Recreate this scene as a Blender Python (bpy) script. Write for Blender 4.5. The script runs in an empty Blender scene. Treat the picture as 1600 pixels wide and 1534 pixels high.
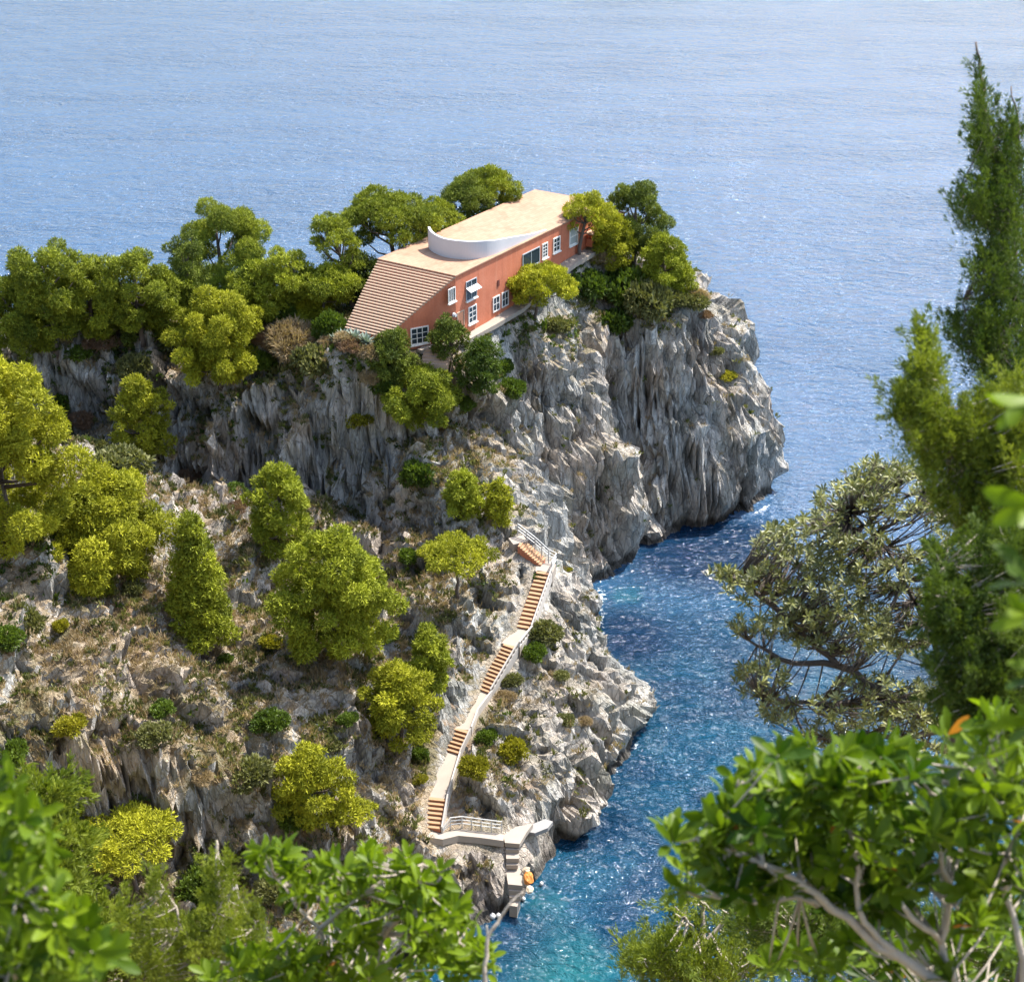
import bpy, math, random
import numpy as np
from mathutils import Vector, Matrix
from mathutils.bvhtree import BVHTree

R = math.radians
S = bpy.context.scene
COL = S.collection

# ------------------------------------------------------------------ camera
CAM_H = 90.0
PITCH = R(27.0)
FPX = 2400.0
cd = bpy.data.cameras.new("camera")
cam = bpy.data.objects.new("camera", cd)
COL.objects.link(cam)
cam.location = (0, 0, CAM_H)
cam.rotation_euler = (R(90) - PITCH, 0, 0)
cd.sensor_fit = 'HORIZONTAL'
cd.sensor_width = 36
cd.lens = 36 * FPX / 1600
cd.clip_start = 0.1
cd.clip_end = 20000
cd.dof.use_dof = True
cd.dof.focus_distance = 150
cd.dof.aperture_fstop = 54e-3 / 0.0075
S.camera = cam

# ------------------------------------------------------------------ light
SUN_AZ = 52.0      # degrees clockwise from +Y
SUN_EL = 58.0
w = bpy.data.worlds.new("World")
S.world = w
w.use_nodes = True
nt = w.node_tree
sky = nt.nodes.new('ShaderNodeTexSky')
sky.sky_type = 'NISHITA'
sky.sun_disc = False
sky.sun_elevation = R(SUN_EL)
sky.sun_rotation = R(SUN_AZ)
sky.air_density = 1.2
sky.dust_density = 2.0
nt.links.new(sky.outputs[0], nt.nodes['Background'].inputs[0])
nt.nodes['Background'].inputs[1].default_value = 0.15
sd = bpy.data.lights.new("sun", 'SUN')
sd.energy = 4.3
sd.angle = R(0.53)
sd.color = (1.0, 0.95, 0.88)
sun = bpy.data.objects.new("sun", sd)
COL.objects.link(sun)
sv = Vector((math.sin(R(SUN_AZ)) * math.cos(R(SUN_EL)), math.cos(R(SUN_AZ)) * math.cos(R(SUN_EL)), math.sin(R(SUN_EL))))
sun.rotation_euler = sv.to_track_quat('Z', 'Y').to_euler()
sun.location = (60, 60, 160)
S.view_settings.view_transform = 'Standard'
S.view_settings.look = 'None'
S.view_settings.exposure = 1.32
S.view_settings.gamma = 1
S.render.engine = 'CYCLES'
S.cycles.use_denoising = True
S.cycles.max_bounces = 5
S.cycles.sample_clamp_indirect = 4.0
S.cycles.caustics_reflective = False
S.cycles.caustics_refractive = False

# ------------------------------------------------------------------ helpers
CP, SP = math.cos(PITCH), math.sin(PITCH)
EYE = np.array([0, 0, CAM_H])

def ray(px, py):
    cx = (px - 800) / FPX
    cy = -(py - 767) / FPX
    return np.array([cx, CP + cy * SP, -SP + cy * CP])

def Wz(px, py, z):                 # point at height z seen at a photo pixel
    d = ray(px, py)
    t = (z - CAM_H) / d[2]
    return EYE + d * t

def Wd(px, py, t):                 # point at optical depth t
    return EYE + ray(px, py) * t

def tag(o, label=None, cat=None, group=None, kind=None):
    if label: o['label'] = label
    if cat: o['category'] = cat
    if group: o['group'] = group
    if kind: o['kind'] = kind
    return o

def empty(name, loc=(0, 0, 0), label=None, cat=None, group=None):
    o = bpy.data.objects.new(name, None)
    o.empty_display_size = 0.2
    o.location = loc
    COL.objects.link(o)
    return tag(o, label, cat, group)

def mesh_np(name, co, faces, mat=None, parent=None, smooth=False, attr=None, mats=None, mi=None):
    """faces: (n,k) int array or list of lists"""
    me = bpy.data.meshes.new(name)
    co = np.asarray(co, dtype=np.float32)
    me.vertices.add(len(co))
    me.vertices.foreach_set('co', co.ravel())
    if isinstance(faces, np.ndarray):
        n, k = faces.shape
        tot = np.full(n, k, dtype=np.int32)
        loops = faces.astype(np.int32).ravel()
    else:
        tot = np.array([len(f) for f in faces], dtype=np.int32)
        loops = np.array([i for f in faces for i in f], dtype=np.int32)
        n = len(faces)
    me.loops.add(len(loops))
    me.loops.foreach_set('vertex_index', loops)
    me.polygons.add(n)
    st = np.zeros(n, dtype=np.int32)
    st[1:] = np.cumsum(tot)[:-1]
    me.polygons.foreach_set('loop_start', st)
    me.polygons.foreach_set('loop_total', tot)
    if mi is not None:
        me.polygons.foreach_set('material_index', np.asarray(mi, dtype=np.int32))
    me.update(calc_edges=True)
    me.polygons.foreach_set('use_smooth', np.full(n, bool(smooth)))
    if attr:
        for an, av in attr.items():
            a = me.attributes.new(an, 'FLOAT', 'POINT')
            a.data.foreach_set('value', np.asarray(av, dtype=np.float32))
    for m in (mats or ([mat] if mat else [])):
        me.materials.append(m)
    me.validate()
    o = bpy.data.objects.new(name, me)
    COL.objects.link(o)
    if parent is not None: o.parent = parent
    return o

class MB:
    """collects simple shapes into one mesh"""
    def __init__(s): s.v = []; s.f = []
    def add(s, vs, fs):
        b = len(s.v); s.v += [tuple(map(float, v)) for v in vs]; s.f += [[b + i for i in f] for f in fs]; return s
    def box(s, o, a, b, c):
        """o corner, a b c edge vectors"""
        o, a, b, c = map(np.array, (o, a, b, c))
        vs = [o, o + a, o + a + b, o + b, o + c, o + a + c, o + a + b + c, o + b + c]
        fs = [[0, 3, 2, 1], [4, 5, 6, 7], [0, 1, 5, 4], [1, 2, 6, 5], [2, 3, 7, 6], [3, 0, 4, 7]]
        if np.dot(np.cross(a, b), c) < 0: fs = [f[::-1] for f in fs]
        return s.add(vs, fs)
    def tube(s, pts, rad, n=6):
        pts = [np.array(p, float) for p in pts]
        rad = rad if hasattr(rad, '__len__') else [rad] * len(pts)
        b = len(s.v)
        for i, p in enumerate(pts):
            t = pts[min(i + 1, len(pts) - 1)] - pts[max(i - 1, 0)]
            t = t / (np.linalg.norm(t) + 1e-9)
            u = np.cross(t, [0.3, 0.2, 1.0]); u /= (np.linalg.norm(u) + 1e-9)
            w_ = np.cross(t, u)
            for k in range(n):
                a = 2 * math.pi * k / n
                s.v.append(tuple(p + rad[i] * (math.cos(a) * u + math.sin(a) * w_)))
        for i in range(len(pts) - 1):
            for k in range(n):
                k2 = (k + 1) % n
                s.f.append([b + i * n + k, b + i * n + k2, b + (i + 1) * n + k2, b + (i + 1) * n + k])
        s.f.append([b + k for k in range(n)][::-1])
        s.f.append([b + (len(pts) - 1) * n + k for k in range(n)])
        return s
    def build(s, name, mat, parent=None, smooth=False):
        return mesh_np(name, s.v, s.f, mat, parent, smooth)

# gradient noise in numpy ------------------------------------------------
_rs = np.random.RandomState(7)
_perm = np.concatenate([_rs.permutation(256)] * 3)
_g = _rs.normal(size=(256, 3)); _g /= np.linalg.norm(_g, axis=1)[:, None]

def noise3(p):
    pi = np.floor(p).astype(int)
    f = p - pi
    u = f * f * f * (f * (f * 6 - 15) + 10)
    pi &= 255
    out = 0
    for dx in (0, 1):
        for dy in (0, 1):
            for dz in (0, 1):
                h = _perm[_perm[_perm[(pi[:, 0] + dx) & 255] + ((pi[:, 1] + dy) & 255)] + ((pi[:, 2] + dz) & 255)]
                g = _g[h]
                d = (g * (f - np.array([dx, dy, dz]))).sum(1)
                wx = u[:, 0] if dx else 1 - u[:, 0]
                wy = u[:, 1] if dy else 1 - u[:, 1]
                wz = u[:, 2] if dz else 1 - u[:, 2]
                out = out + d * wx * wy * wz
    return out * 1.6

def fbm(p, sc, off=0.0, octv=3):
    sc = np.array(sc, float); r = 0; a = 1.0; q = p * sc + off
    for i in range(octv):
        r = r + a * noise3(q); q = q * 2.03 + 17.3; a *= 0.5
    return r

def ridged(p, sc, off=0.0, octv=2):
    sc = np.array(sc, float); r = 0; a = 1.0; q = p * sc + off
    for i in range(octv):
        r = r + a * (1 - 2 * np.abs(noise3(q))); q = q * 2.1 + 31.7; a *= 0.5
    return r

# material helper ---------------------------------------------------------
def new_mat(name):
    m = bpy.data.materials.new(name)
    m.use_nodes = True
    n = m.node_tree
    n.nodes.clear()
    out = n.nodes.new('ShaderNodeOutputMaterial')
    return m, n, out

class NT:
    def __init__(s, tree): s.t = tree
    def n(s, typ, ins=None, **kw):
        nd = s.t.nodes.new('ShaderNode' + typ)
        for k, v in kw.items(): setattr(nd, k, v)
        for k, v in (ins or {}).items():
            if isinstance(v, bpy.types.NodeSocket): s.t.links.new(v, nd.inputs[k])
            else: nd.inputs[k].default_value = v
        return nd
    def link(s, a, b): s.t.links.new(a, b)
    def ramp(s, fac, stops, interp='LINEAR'):
        nd = s.t.nodes.new('ShaderNodeValToRGB')
        nd.color_ramp.interpolation = interp
        e = nd.color_ramp.elements
        while len(e) < len(stops): e.new(0.5)
        for i, (p, c) in enumerate(stops):
            e[i].position = p
            e[i].color = (c if hasattr(c, '__len__') else (c, c, c)) [:3] + (1,) if hasattr(c, '__len__') else (c, c, c, 1)
        s.t.links.new(fac, nd.inputs[0])
        return nd.outputs[0]
    def mix(s, fac, a, b, blend='MIX'):
        nd = s.t.nodes.new('ShaderNodeMix'); nd.data_type = 'RGBA'; nd.blend_type = blend
        for i, v in ((0, fac), (6, a), (7, b)):
            if isinstance(v, bpy.types.NodeSocket): s.t.links.new(v, nd.inputs[i])
            else: nd.inputs[i].default_value = v if i == 0 else ((*v[:3], 1))
        return nd.outputs[2]
    def math(s, op, a, b=0.0, c=None, clamp=False):
        nd = s.t.nodes.new('ShaderNodeMath'); nd.operation = op; nd.use_clamp = clamp
        for i, v in enumerate((a, b) if c is None else (a, b, c)):
            if isinstance(v, bpy.types.NodeSocket): s.t.links.new(v, nd.inputs[i])
            else: nd.inputs[i].default_value = v
        return nd.outputs[0]
    def noise(s, vec, scale, detail=4, rough=0.55, dist=0.0):
        nd = s.n('TexNoise', {'Scale': scale, 'Detail': detail, 'Roughness': rough, 'Distortion': dist})
        s.t.links.new(vec, nd.inputs['Vector'])
        return nd.outputs['Fac']
    def mapping(s, vec, scale=(1, 1, 1), rot=(0, 0, 0), loc=(0, 0, 0)):
        nd = s.n('Mapping', {'Scale': scale, 'Rotation': rot, 'Location': loc})
        s.t.links.new(vec, nd.inputs['Vector'])
        return nd.outputs[0]

def simple_mat(name, col, rough=0.8, var=0.15, scale=3.0, bump=0.0, metallic=0.0):
    m, t, out = new_mat(name); q = NT(t)
    tc = q.n('TexCoord')
    nf = q.noise(tc.outputs['Object'], scale, 5, 0.6)
    c = q.mix(nf, tuple(x * (1 - var) for x in col), tuple(min(1, x * (1 + var)) for x in col))
    b = q.n('BsdfPrincipled', {'Roughness': rough, 'Metallic': metallic})
    q.link(c, b.inputs['Base Color'])
    if bump:
        bp = q.n('Bump', {'Strength': bump, 'Distance': 0.05}); q.link(nf, bp.inputs['Height']); q.link(bp.outputs[0], b.inputs['Normal'])
    q.link(b.outputs[0], out.inputs[0])
    return m
# ------------------------------------------------------------------ terrain
HOUSE_YAW = R(57.0)
HU = np.array([math.cos(HOUSE_YAW), math.sin(HOUSE_YAW), 0.0])     # along the house, away from the camera
HW = np.array([math.sin(HOUSE_YAW), -math.cos(HOUSE_YAW), 0.0])    # across, towards the right-hand wall
ROOF_Z = 37.3
HA = Wz(592, 404, ROOF_Z)                                          # left corner of the roof above the stairs
HL, HWD = 31.5, 10.0

SX0, SX1, SY0, SY1, CELL = -112.0, 52.0, 52.0, 216.0, 0.5
NX = int((SX1 - SX0) / CELL) + 1
NY = int((SY1 - SY0) / CELL) + 1

def P(*pts): return [Wz(a, b, c) for a, b, c in pts]
def V(*pts): return [np.array(p, float) for p in pts]

shore = ([Wz(a, b, 0) for a, b in [(600, 1600), (650, 1528), (690, 1478), (725, 1458), (768, 1448), (792, 1424), (822, 1402), (846, 1376),
          (845, 1352), (872, 1335), (900, 1305), (932, 1288), (950, 1255), (955, 1220), (985, 1185), (996, 1160), (1008, 1120),
          (1002, 1095), (982, 1065), (970, 1040), (948, 1018), (940, 985), (942, 950), (934, 920), (945, 912), (968, 912),
          (985, 900), (994, 870), (990, 852), (1012, 856), (1050, 840), (1082, 826), (1125, 818), (1138, 811), (1170, 806), (1190, 802), (1199, 790)]]
         + V((34.8, 177, 0), (34.5, 189, 0), (28, 201, 0), (12, 207, 0), (-8, 204, 0), (-22, 190, 0), (-34, 182, 0), (-55, 178, 0), (-80, 184, 0), (-100, 188, 0), (-125, 195, 0),
             (-125, 30, 0), (-34, 30, 0), (-32, 58, 0), (-28, 68, 0), (-20, 78, 0), (-14, 84, 0)))
SHP = np.array([s[:2] for s in shore])

# the stairway down the ridge (centre line, photo pixels + height)
ST = dict(
    base=Wz(675, 1296, 6.0), f4=Wz(684, 1246, 7.4), f3a=Wz(705, 1176, 8.0), f3b=Wz(722, 1139, 9.2),
    f2a=Wz(755, 1081, 9.8), f2b=Wz(798, 1008, 12.4), f1a=Wz(818, 983, 12.5), f1b=Wz(850, 893, 15.3),
    kink=Wz(856, 883, 15.3), top=Wz(813, 848, 17.1))
SKEYS = ['base', 'f4', 'f3a', 'f3b', 'f2a', 'f2b', 'f1a', 'f1b', 'kink', 'top']
stair_line = [ST[k] for k in SKEYS]
path_line = [ST['base'], Wz(715, 1300, 5.6), Wz(785, 1306, 5.0), Wz(812, 1306, 4.2)]
low_line = [Wz(812, 1306, 4.2), Wz(800, 1335, 3.2), Wz(801, 1372, 2.0), Wz(806, 1398, 1.1)]
LAND = P((838, 1294, 4.25), (858, 1286, 4.2), (852, 1304, 3.4))

def off(line, dz): return [np.array([p[0], p[1], p[2] + dz]) for p in line]

foot = [HA, HA + HU * HL, HA + HU * HL + HW * HWD, HA + HW * HWD]
def hz(p, z): return np.array([p[0], p[1], z])
HB = HA + HW * HWD
def HS(s, w_, z): return hz(HA + HU * s + HW * w_, z)
gnd = [HS(-8.6, 1.0, 32.0), HS(-0.5, -1, 30.4), HS(HL, -1, 31.5), HS(HL + 1, 4, 32.0), HS(HL + 1, HWD, 32.6), HS(27, 10.6, 32.7), HS(22, 10.6, 32.5), HS(16, 10.6, 31.6),
       HS(11, 10.6, 30.2), HS(6, 10.6, 29.9), HS(0, 10.6, 29.8), HS(-4, 8.5, 29.8), HS(-7.3, 6.8, 30.2), HS(-8.6, 5.2, 32.0)]
gnd.append(gnd[0])

breaks = [
    gnd, [HS(-10.2, 0.2, 31.8), HS(-10.3, 3, 31.8), HS(-10.1, 6.0, 31.6), HS(-8.9, 8.6, 30.6), HS(-6, 10.2, 29.3), HS(-2, 11.9, 29.2)],
    P((824, 1332, 3.1), (833, 1352, 2.3), (836, 1372, 1.5), (824, 1396, .8)), P((786, 1330, 4.2), (786, 1365, 2.9), (788, 1392, 1.6)),
    P((775, 532, 27), (810, 508, 27.6), (850, 506, 27.4), (880, 498, 27.4), (905, 462, 28.6), (925, 500, 26.3), (1000, 512, 25), (1050, 490, 25.5), (1078, 480, 25.5),
      (1100, 487, 25), (1114, 530, 21.5), (1136, 590, 17), (1170, 680, 9.5), (1188, 755, 3)),
    P((950, 405, 31), (1000, 425, 29.6), (1045, 448, 28), (1080, 468, 27)),
    V((14, 200, 26), (23, 192, 25), (28, 182, 22), (30.5, 178, 14)),
    V((-2, 198, 26), (-16, 184, 26), (-28, 172, 26), (-45, 166, 26.5), (-62, 163, 27), (-85, 168, 29), (-112, 172, 30)),
    # far cliff face and the dark gully beside it
    P((1040, 660, 14.0), (1100, 690, 11.4), (1150, 700, 10.5)),
    P((935, 530, 23.5), (955, 600, 17.0), (985, 700, 9.6), (1003, 800, 2.6)),
    P((900, 520, 25), (922, 600, 21.0), (955, 700, 14.2), (978, 780, 7.8), (985, 840, 1.6)),
    P((850, 560, 25.2), (870, 640, 20), (885, 720, 14.6), (905, 800, 8), (925, 880, 2.6)),
    P((800, 560, 25.5), (825, 640, 20.5), (838, 720, 15.5), (855, 800, 11), (895, 870, 7.5)),
    P((592, 566, 29.8), (630, 566, 29.7), (662, 566, 29.5)), P((592, 600, 27.5), (635, 605, 27.0)), P((600, 645, 24.3), (640, 640, 24.6)),
    # ridge from the house to the stairs and on down to the point
    P((662, 578, 28.5), (715, 640, 23.4), (752, 700, 21), (785, 770, 18.8), (806, 826, 17.4)),
    P((868, 884, 15), (885, 908, 12.8), (902, 960, 10.2), (932, 1010, 7.8), (962, 1050, 6), (990, 1088, 3.6)),
    P((850, 1010, 10.6), (895, 1080, 8.2), (955, 1125, 5)),
    P((800, 1090, 9.2), (850, 1150, 7.8), (900, 1190, 5.5), (935, 1215, 3)),
    P((760, 1160, 8.3), (800, 1215, 7.8), (860, 1235, 5.6), (905, 1262, 2.6)),
    P((740, 1230, 6.9), (790, 1262, 6.6), (850, 1268, 4.6)),
    P((720, 1340, 4.4), (760, 1370, 3.0), (785, 1402, 1.4)),
    P((670, 1330, 5.2), (685, 1400, 2.6), (720, 1440, .9)),
    # left of the stairs
    P((700, 1000, 13.6), (690, 1060, 13.0), (655, 1120, 11.6), (640, 1200, 9.5), (628, 1290, 7.0), (615, 1370, 5.0), (600, 1460, 2.5)),
    P((660, 640, 24.2), (690, 720, 20.4), (700, 800, 17.2), (722, 900, 15.4), (715, 960, 14.4)),
    P((640, 650, 24.0), (645, 740, 18.5), (655, 840, 15), (650, 920, 13)),
    P((618, 700, 20.4), (612, 800, 14.2), (600, 900, 11.8), (595, 1000, 11.6), (575, 1100, 11.6)),
    # left rock mass: brow and foot of the cliff
    P((0, 590, 25.5), (95, 570, 26), (200, 560, 27.3), (280, 592, 26.4), (380, 602, 26), (470, 598, 26.6), (515, 566, 28.8), (545, 559, 30.5), (590, 562, 30.4)),
    P((600, 650, 24.0), (590, 720, 19.6), (560, 790, 14.4), (500, 815, 12.2), (400, 780, 14.6), (250, 760, 16.4), (100, 695, 19.4), (0, 670, 22)),
    P((545, 600, 27.2), (548, 680, 22.2), (556, 750, 17.4)), P((470, 640, 24.6), (462, 720, 19.6)), P((330, 640, 24.6), (322, 700, 20.8)), P((170, 610, 25.2), (165, 670, 21.8)),
    P((0, 560, 28), (60, 537, 29.5), (200, 510, 30.6), (400, 500, 30), (520, 500, 30.6)),
    # slope facing the camera
    P((-200, 720, 32), (0, 720, 30.5), (60, 780, 29)), P((-200, 860, 32), (0, 862, 29), (120, 882, 26), (235, 892, 23.8), (310, 962, 20)),
    P((380, 850, 17), (432, 950, 17), (470, 1030, 15.4), (560, 1052, 13.6)),
    P((-200, 1000, 30), (0, 1000, 26.8), (100, 1000, 24.5), (200, 1040, 22), (300, 1052, 19), (380, 1080, 16)),
    P((-200, 1120, 27), (0, 1120, 24.4), (60, 1150, 22.4), (200, 1150, 19.4), (300, 1185, 16.8), (400, 1210, 13.2), (470, 1210, 11.6), (560, 1240, 10.4)),
    P((-200, 1300, 18), (0, 1300, 15.6), (100, 1305, 12.8), (250, 1330, 10), (400, 1385, 6.4), (540, 1345, 6)),
    P((-200, 1534, 12), (0, 1534, 9.6), (200, 1534, 6), (450, 1534, 2.4)),
    V((-112, 120, 36), (-112, 90, 36), (-100, 70, 34)), V((-60, 60, 14), (-45, 62, 7)),
    off(stair_line, -0.35), off(path_line, -0.3), off(low_line, -0.35), off(LAND, -0.25),
]

gx = SX0 + np.arange(NX) * CELL
gy = SY0 + np.arange(NY) * CELL
GX, GY = np.meshgrid(gx, gy)            # [iy, ix]

def in_poly(x, y, poly):
    ins = np.zeros(x.shape, bool); n = len(poly); j = n - 1
    for i in range(n):
        xi, yi = poly[i]; xj, yj = poly[j]
        c = ((yi > y) != (yj > y)) & (x < (xj - xi) * (y - yi) / (yj - yi + 1e-12) + xi)
        ins ^= c; j = i
    return ins

def dist_line(x, y, pts, closed=False):
    d = np.full(x.shape, 1e9); n = len(pts)
    for i in range(n if closed else n - 1):
        a = pts[i][:2]; b = pts[(i + 1) % n][:2]
        ab = b - a; L2 = ab @ ab + 1e-9
        t = np.clip(((x - a[0]) * ab[0] + (y - a[1]) * ab[1]) / L2, 0, 1)
        d = np.minimum(d, np.hypot(x - a[0] - t * ab[0], y - a[1] - t * ab[1]))
    return d

inside = in_poly(GX, GY, SHP)
dsh = dist_line(GX, GY, SHP, True)

def solve_terrain():
    H = None
    for lev in (16, 8, 4, 2, 1):
        c = CELL * lev
        nx = (NX - 1) // lev + 1; ny = (NY - 1) // lev + 1
        fix = np.zeros((ny, nx)); cnt = np.zeros((ny, nx))
        for line in breaks:
            for a, b in zip(line[:-1], line[1:]):
                n = max(2, int(np.linalg.norm(b[:2] - a[:2]) / (c * 0.4)))
                for t in np.linspace(0, 1, n):
                    p = a + (b - a) * t
                    ix = int(round((p[0] - SX0) / c)); iy = int(round((p[1] - SY0) / c))
                    if 0 <= ix < nx and 0 <= iy < ny: fix[iy, ix] += p[2]; cnt[iy, ix] += 1
        ins = inside[::lev, ::lev][:ny, :nx]; ds = dsh[::lev, ::lev][:ny, :nx]
        m = cnt > 0
        fixed = np.where(m, fix / np.maximum(cnt, 1), 0)
        sea = (~ins)
        fixed = np.where(sea, np.maximum(-8, -0.5 - 1.4 * ds), fixed)
        near = ins & (ds < c * 0.55) & ~m
        fixed = np.where(near, 0.2, fixed)
        M = m | sea | near
        if H is None:
            H = np.where(M, fixed, 15.0)
        else:
            h2 = np.zeros((ny, nx))
            # bilinear upsample
            yi = np.clip(np.arange(ny) / 2, 0, H.shape[0] - 1.001); xi = np.clip(np.arange(nx) / 2, 0, H.shape[1] - 1.001)
            y0 = yi.astype(int); x0 = xi.astype(int); fy = (yi - y0)[:, None]; fx = (xi - x0)[None]
            h2 = (H[y0][:, x0] * (1 - fy) * (1 - fx) + H[y0 + 1][:, x0] * fy * (1 - fx) + H[y0][:, x0 + 1] * (1 - fy) * fx + H[y0 + 1][:, x0 + 1] * fy * fx)
            H = np.where(M, fixed, h2)
        for it in range(200 if lev > 2 else 120):
            Q = np.pad(H, 1, mode='edge')
            av = (Q[:-2, 1:-1] + Q[2:, 1:-1] + Q[1:-1, :-2] + Q[1:-1, 2:]) * 0.25
            H = np.where(M, fixed, av)
    for it in range(2):
        Q = np.pad(H, 1, mode='edge')
        H = 0.5 * H + 0.125 * (Q[:-2, 1:-1] + Q[2:, 1:-1] + Q[1:-1, :-2] + Q[1:-1, 2:])
    return H

HG = solve_terrain()

def Hs(x, y):
    fx = np.clip((x - SX0) / CELL, 0, NX - 1.001); fy = np.clip((y - SY0) / CELL, 0, NY - 1.001)
    x0 = fx.astype(int); y0 = fy.astype(int); fx = fx - x0; fy = fy - y0
    return (HG[y0, x0] * (1 - fx) * (1 - fy) + HG[y0, x0 + 1] * fx * (1 - fy) + HG[y0 + 1, x0] * (1 - fx) * fy + HG[y0 + 1, x0 + 1] * fx * fy)

def facets(p, sc, seed):
    """broken-rock pattern: each cell is its own tilted plane; also returns the distance to the crack"""
    q = p * np.array(sc) + seed * 13.7
    ci = np.floor(q).astype(int)
    f1 = np.full(len(q), 9.0); f2 = np.full(len(q), 9.0); val = np.zeros(len(q))
    for dx in (-1, 0, 1):
        for dy in (-1, 0, 1):
            for dz in (-1, 0, 1):
                c = ci + np.array([dx, dy, dz])
                h = _perm[_perm[_perm[c[:, 0] & 255] + (c[:, 1] & 255)] + (c[:, 2] & 255)]
                g = _g[h]
                o = c + 0.5 + g * 0.42
                v = q - o
                dd = (v * v).sum(1)
                pl = ((h * 37) % 97) / 97.0 - 0.5 + (v * _g[(h * 7 + 3) & 255]).sum(1) * 0.9
                n1 = dd < f1
                f2 = np.where(n1, f1, np.minimum(f2, dd))
                val = np.where(n1, pl, val)
                f1 = np.where(n1, dd, f1)
    return val, np.sqrt(f2) - np.sqrt(f1)

def build_terrain(mat, step=0.27):
    nx = int((SX1 - SX0) / step); ny = int((SY1 - SY0) / step)
    X, Y = np.meshgrid(np.linspace(SX0, SX1, nx), np.linspace(SY0, SY1, ny))
    Z = Hs(X, Y)
    # draw the grid lines together where the ground is steep
    for it in range(60):
        def e(ax):
            d = np.sqrt(np.diff(X, axis=ax) ** 2 + np.diff(Y, axis=ax) ** 2 + np.diff(Z, axis=ax) ** 2)
            return d
        ex, ey = e(1), e(0)
        nxs = X.copy(); nys = Y.copy()
        wl, wr, wd, wu = ex[1:-1, :-1], ex[1:-1, 1:], ey[:-1, 1:-1], ey[1:, 1:-1]
        sw = wl + wr + wd + wu
        for A, B in ((X, nxs), (Y, nys)):
            B[1:-1, 1:-1] = 0.3 * A[1:-1, 1:-1] + 0.7 * (wl * A[1:-1, :-2] + wr * A[1:-1, 2:] + wd * A[:-2, 1:-1] + wu * A[2:, 1:-1]) / sw
        X, Y = nxs, nys
        Z = Hs(X, Y)
    Pn = np.stack([X, Y, Z], -1)
    du = np.gradient(Pn, axis=1); dv = np.gradient(Pn, axis=0)
    N = np.cross(du, dv); N /= np.linalg.norm(N, axis=-1)[..., None] + 1e-9
    # smooth the normals a little
    for it in range(3):
        Q = np.pad(N, ((1, 1), (1, 1), (0, 0)), mode='edge')
        N = (Q[:-2, 1:-1] + Q[2:, 1:-1] + Q[1:-1, :-2] + Q[1:-1, 2:] + N) / 5
    N /= np.linalg.norm(N, axis=-1)[..., None] + 1e-9
    p = Pn.reshape(-1, 3); n = N.reshape(-1, 3)
    steep = np.clip((1 - n[:, 2]) * 2.2, 0, 1)
    # masks: keep the built parts clear
    ds = np.minimum(dist_line(p[:, 0], p[:, 1], stair_line), dist_line(p[:, 0], p[:, 1], path_line))
    ds = np.minimum(ds, dist_line(p[:, 0], p[:, 1], low_line))
    ds = np.minimum(ds, dist_line(p[:, 0], p[:, 1], LAND))
    hp = np.array([f[:2] for f in gnd])
    dh = np.where(in_poly(p[:, 0], p[:, 1], hp), 0, dist_line(p[:, 0], p[:, 1], hp, True))
    mk = np.clip((ds - 0.9) / 1.3, 0.08, 1) * np.clip((dh - 0.9) / 2.4, 0.05, 1)
    mk = np.minimum(mk, 1)
    # rock relief: buttresses, ribs, then broken slabs at four sizes
    q = p.copy()
    warp = np.stack([fbm(q, (.16, .16, .1), 3), fbm(q, (.16, .16, .1), 9), fbm(q, (.16, .16, .1), 15)], -1) * 1.3
    qw = q + warp
    sl = np.stack([qw[:, 0] + 0.5 * qw[:, 2], qw[:, 1], qw[:, 2] - 0.25 * qw[:, 0]], -1)
    big = fbm(q, (.09, .09, .035), 5, 3)
    rib = ridged(qw, (.22, .22, .06), 2, 2)
    fA, eA = facets(sl, (.16, .16, .09), 1)
    fB, eB = facets(sl, (.38, .38, .24), 2)
    fC, eC = facets(qw, (.85, .85, .58), 3)
    fD, eD = facets(sl, (1.9, 1.9, .95), 4)
    fine = ridged(sl, (1.3, 1.3, .5), 11, 2)
    lf = np.clip((2 - p[:, 0]) / 10, 0, 1)
    d = steep * (1.8 * big + .55 * (rib - .6) + 1.7 * fA + 1.15 * fB + .62 * fC + .26 * fD + .10 * (fine - .6)
                 - .9 * np.exp(-(eA / .05) ** 2) - .45 * np.exp(-(eB / .07) ** 2)) \
        + (1 - steep) * (.6 * fbm(q, (.2, .2, .2), 4, 3) + (1.1 + 1.1 * lf) * fA + (.8 + .1 * lf) * fB + .42 * fC + .2 * fD + lf * 2.3 * (ridged(qw, (.15, .05, .05), 33, 2) - .55))
    blk = fA
    low = np.clip((p[:, 2] + 1.5) / 4, 0.3, 1)
    d = d * mk * low
    dirn = n + np.array([0, 0, 0.0]); 
    p2 = p + dirn * d[:, None]
    # horizontal ledges: pull in / push out with height, like bedding
    led = np.abs(((p2[:, 2] + 1.3 * fbm(q, (.08, .08, .08), 44, 2)) / 3.1) % 1 - .5) * 2
    p2[:, :2] -= (n[:, :2] * (steep * mk * (led - .5) * .5)[:, None])
    # wave-cut notch
    notch = np.exp(-((p2[:, 2] - 0.5) / .9) ** 2) * steep
    p2[:, :2] -= n[:, :2] * (notch * 1.0 * mk)[:, None]
    idx = np.arange(nx * ny).reshape(ny, nx)
    F = np.stack([idx[:-1, :-1], idx[:-1, 1:], idx[1:, 1:], idx[1:, :-1]], -1).reshape(-1, 4)
    zf = p2[F.ravel(), 2].reshape(-1, 4).max(1)
    F = F[zf > -3.0]
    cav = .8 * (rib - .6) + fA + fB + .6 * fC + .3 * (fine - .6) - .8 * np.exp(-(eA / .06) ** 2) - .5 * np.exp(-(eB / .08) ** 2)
    # compact
    used = np.zeros(len(p2), bool); used[F.ravel()] = True
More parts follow.
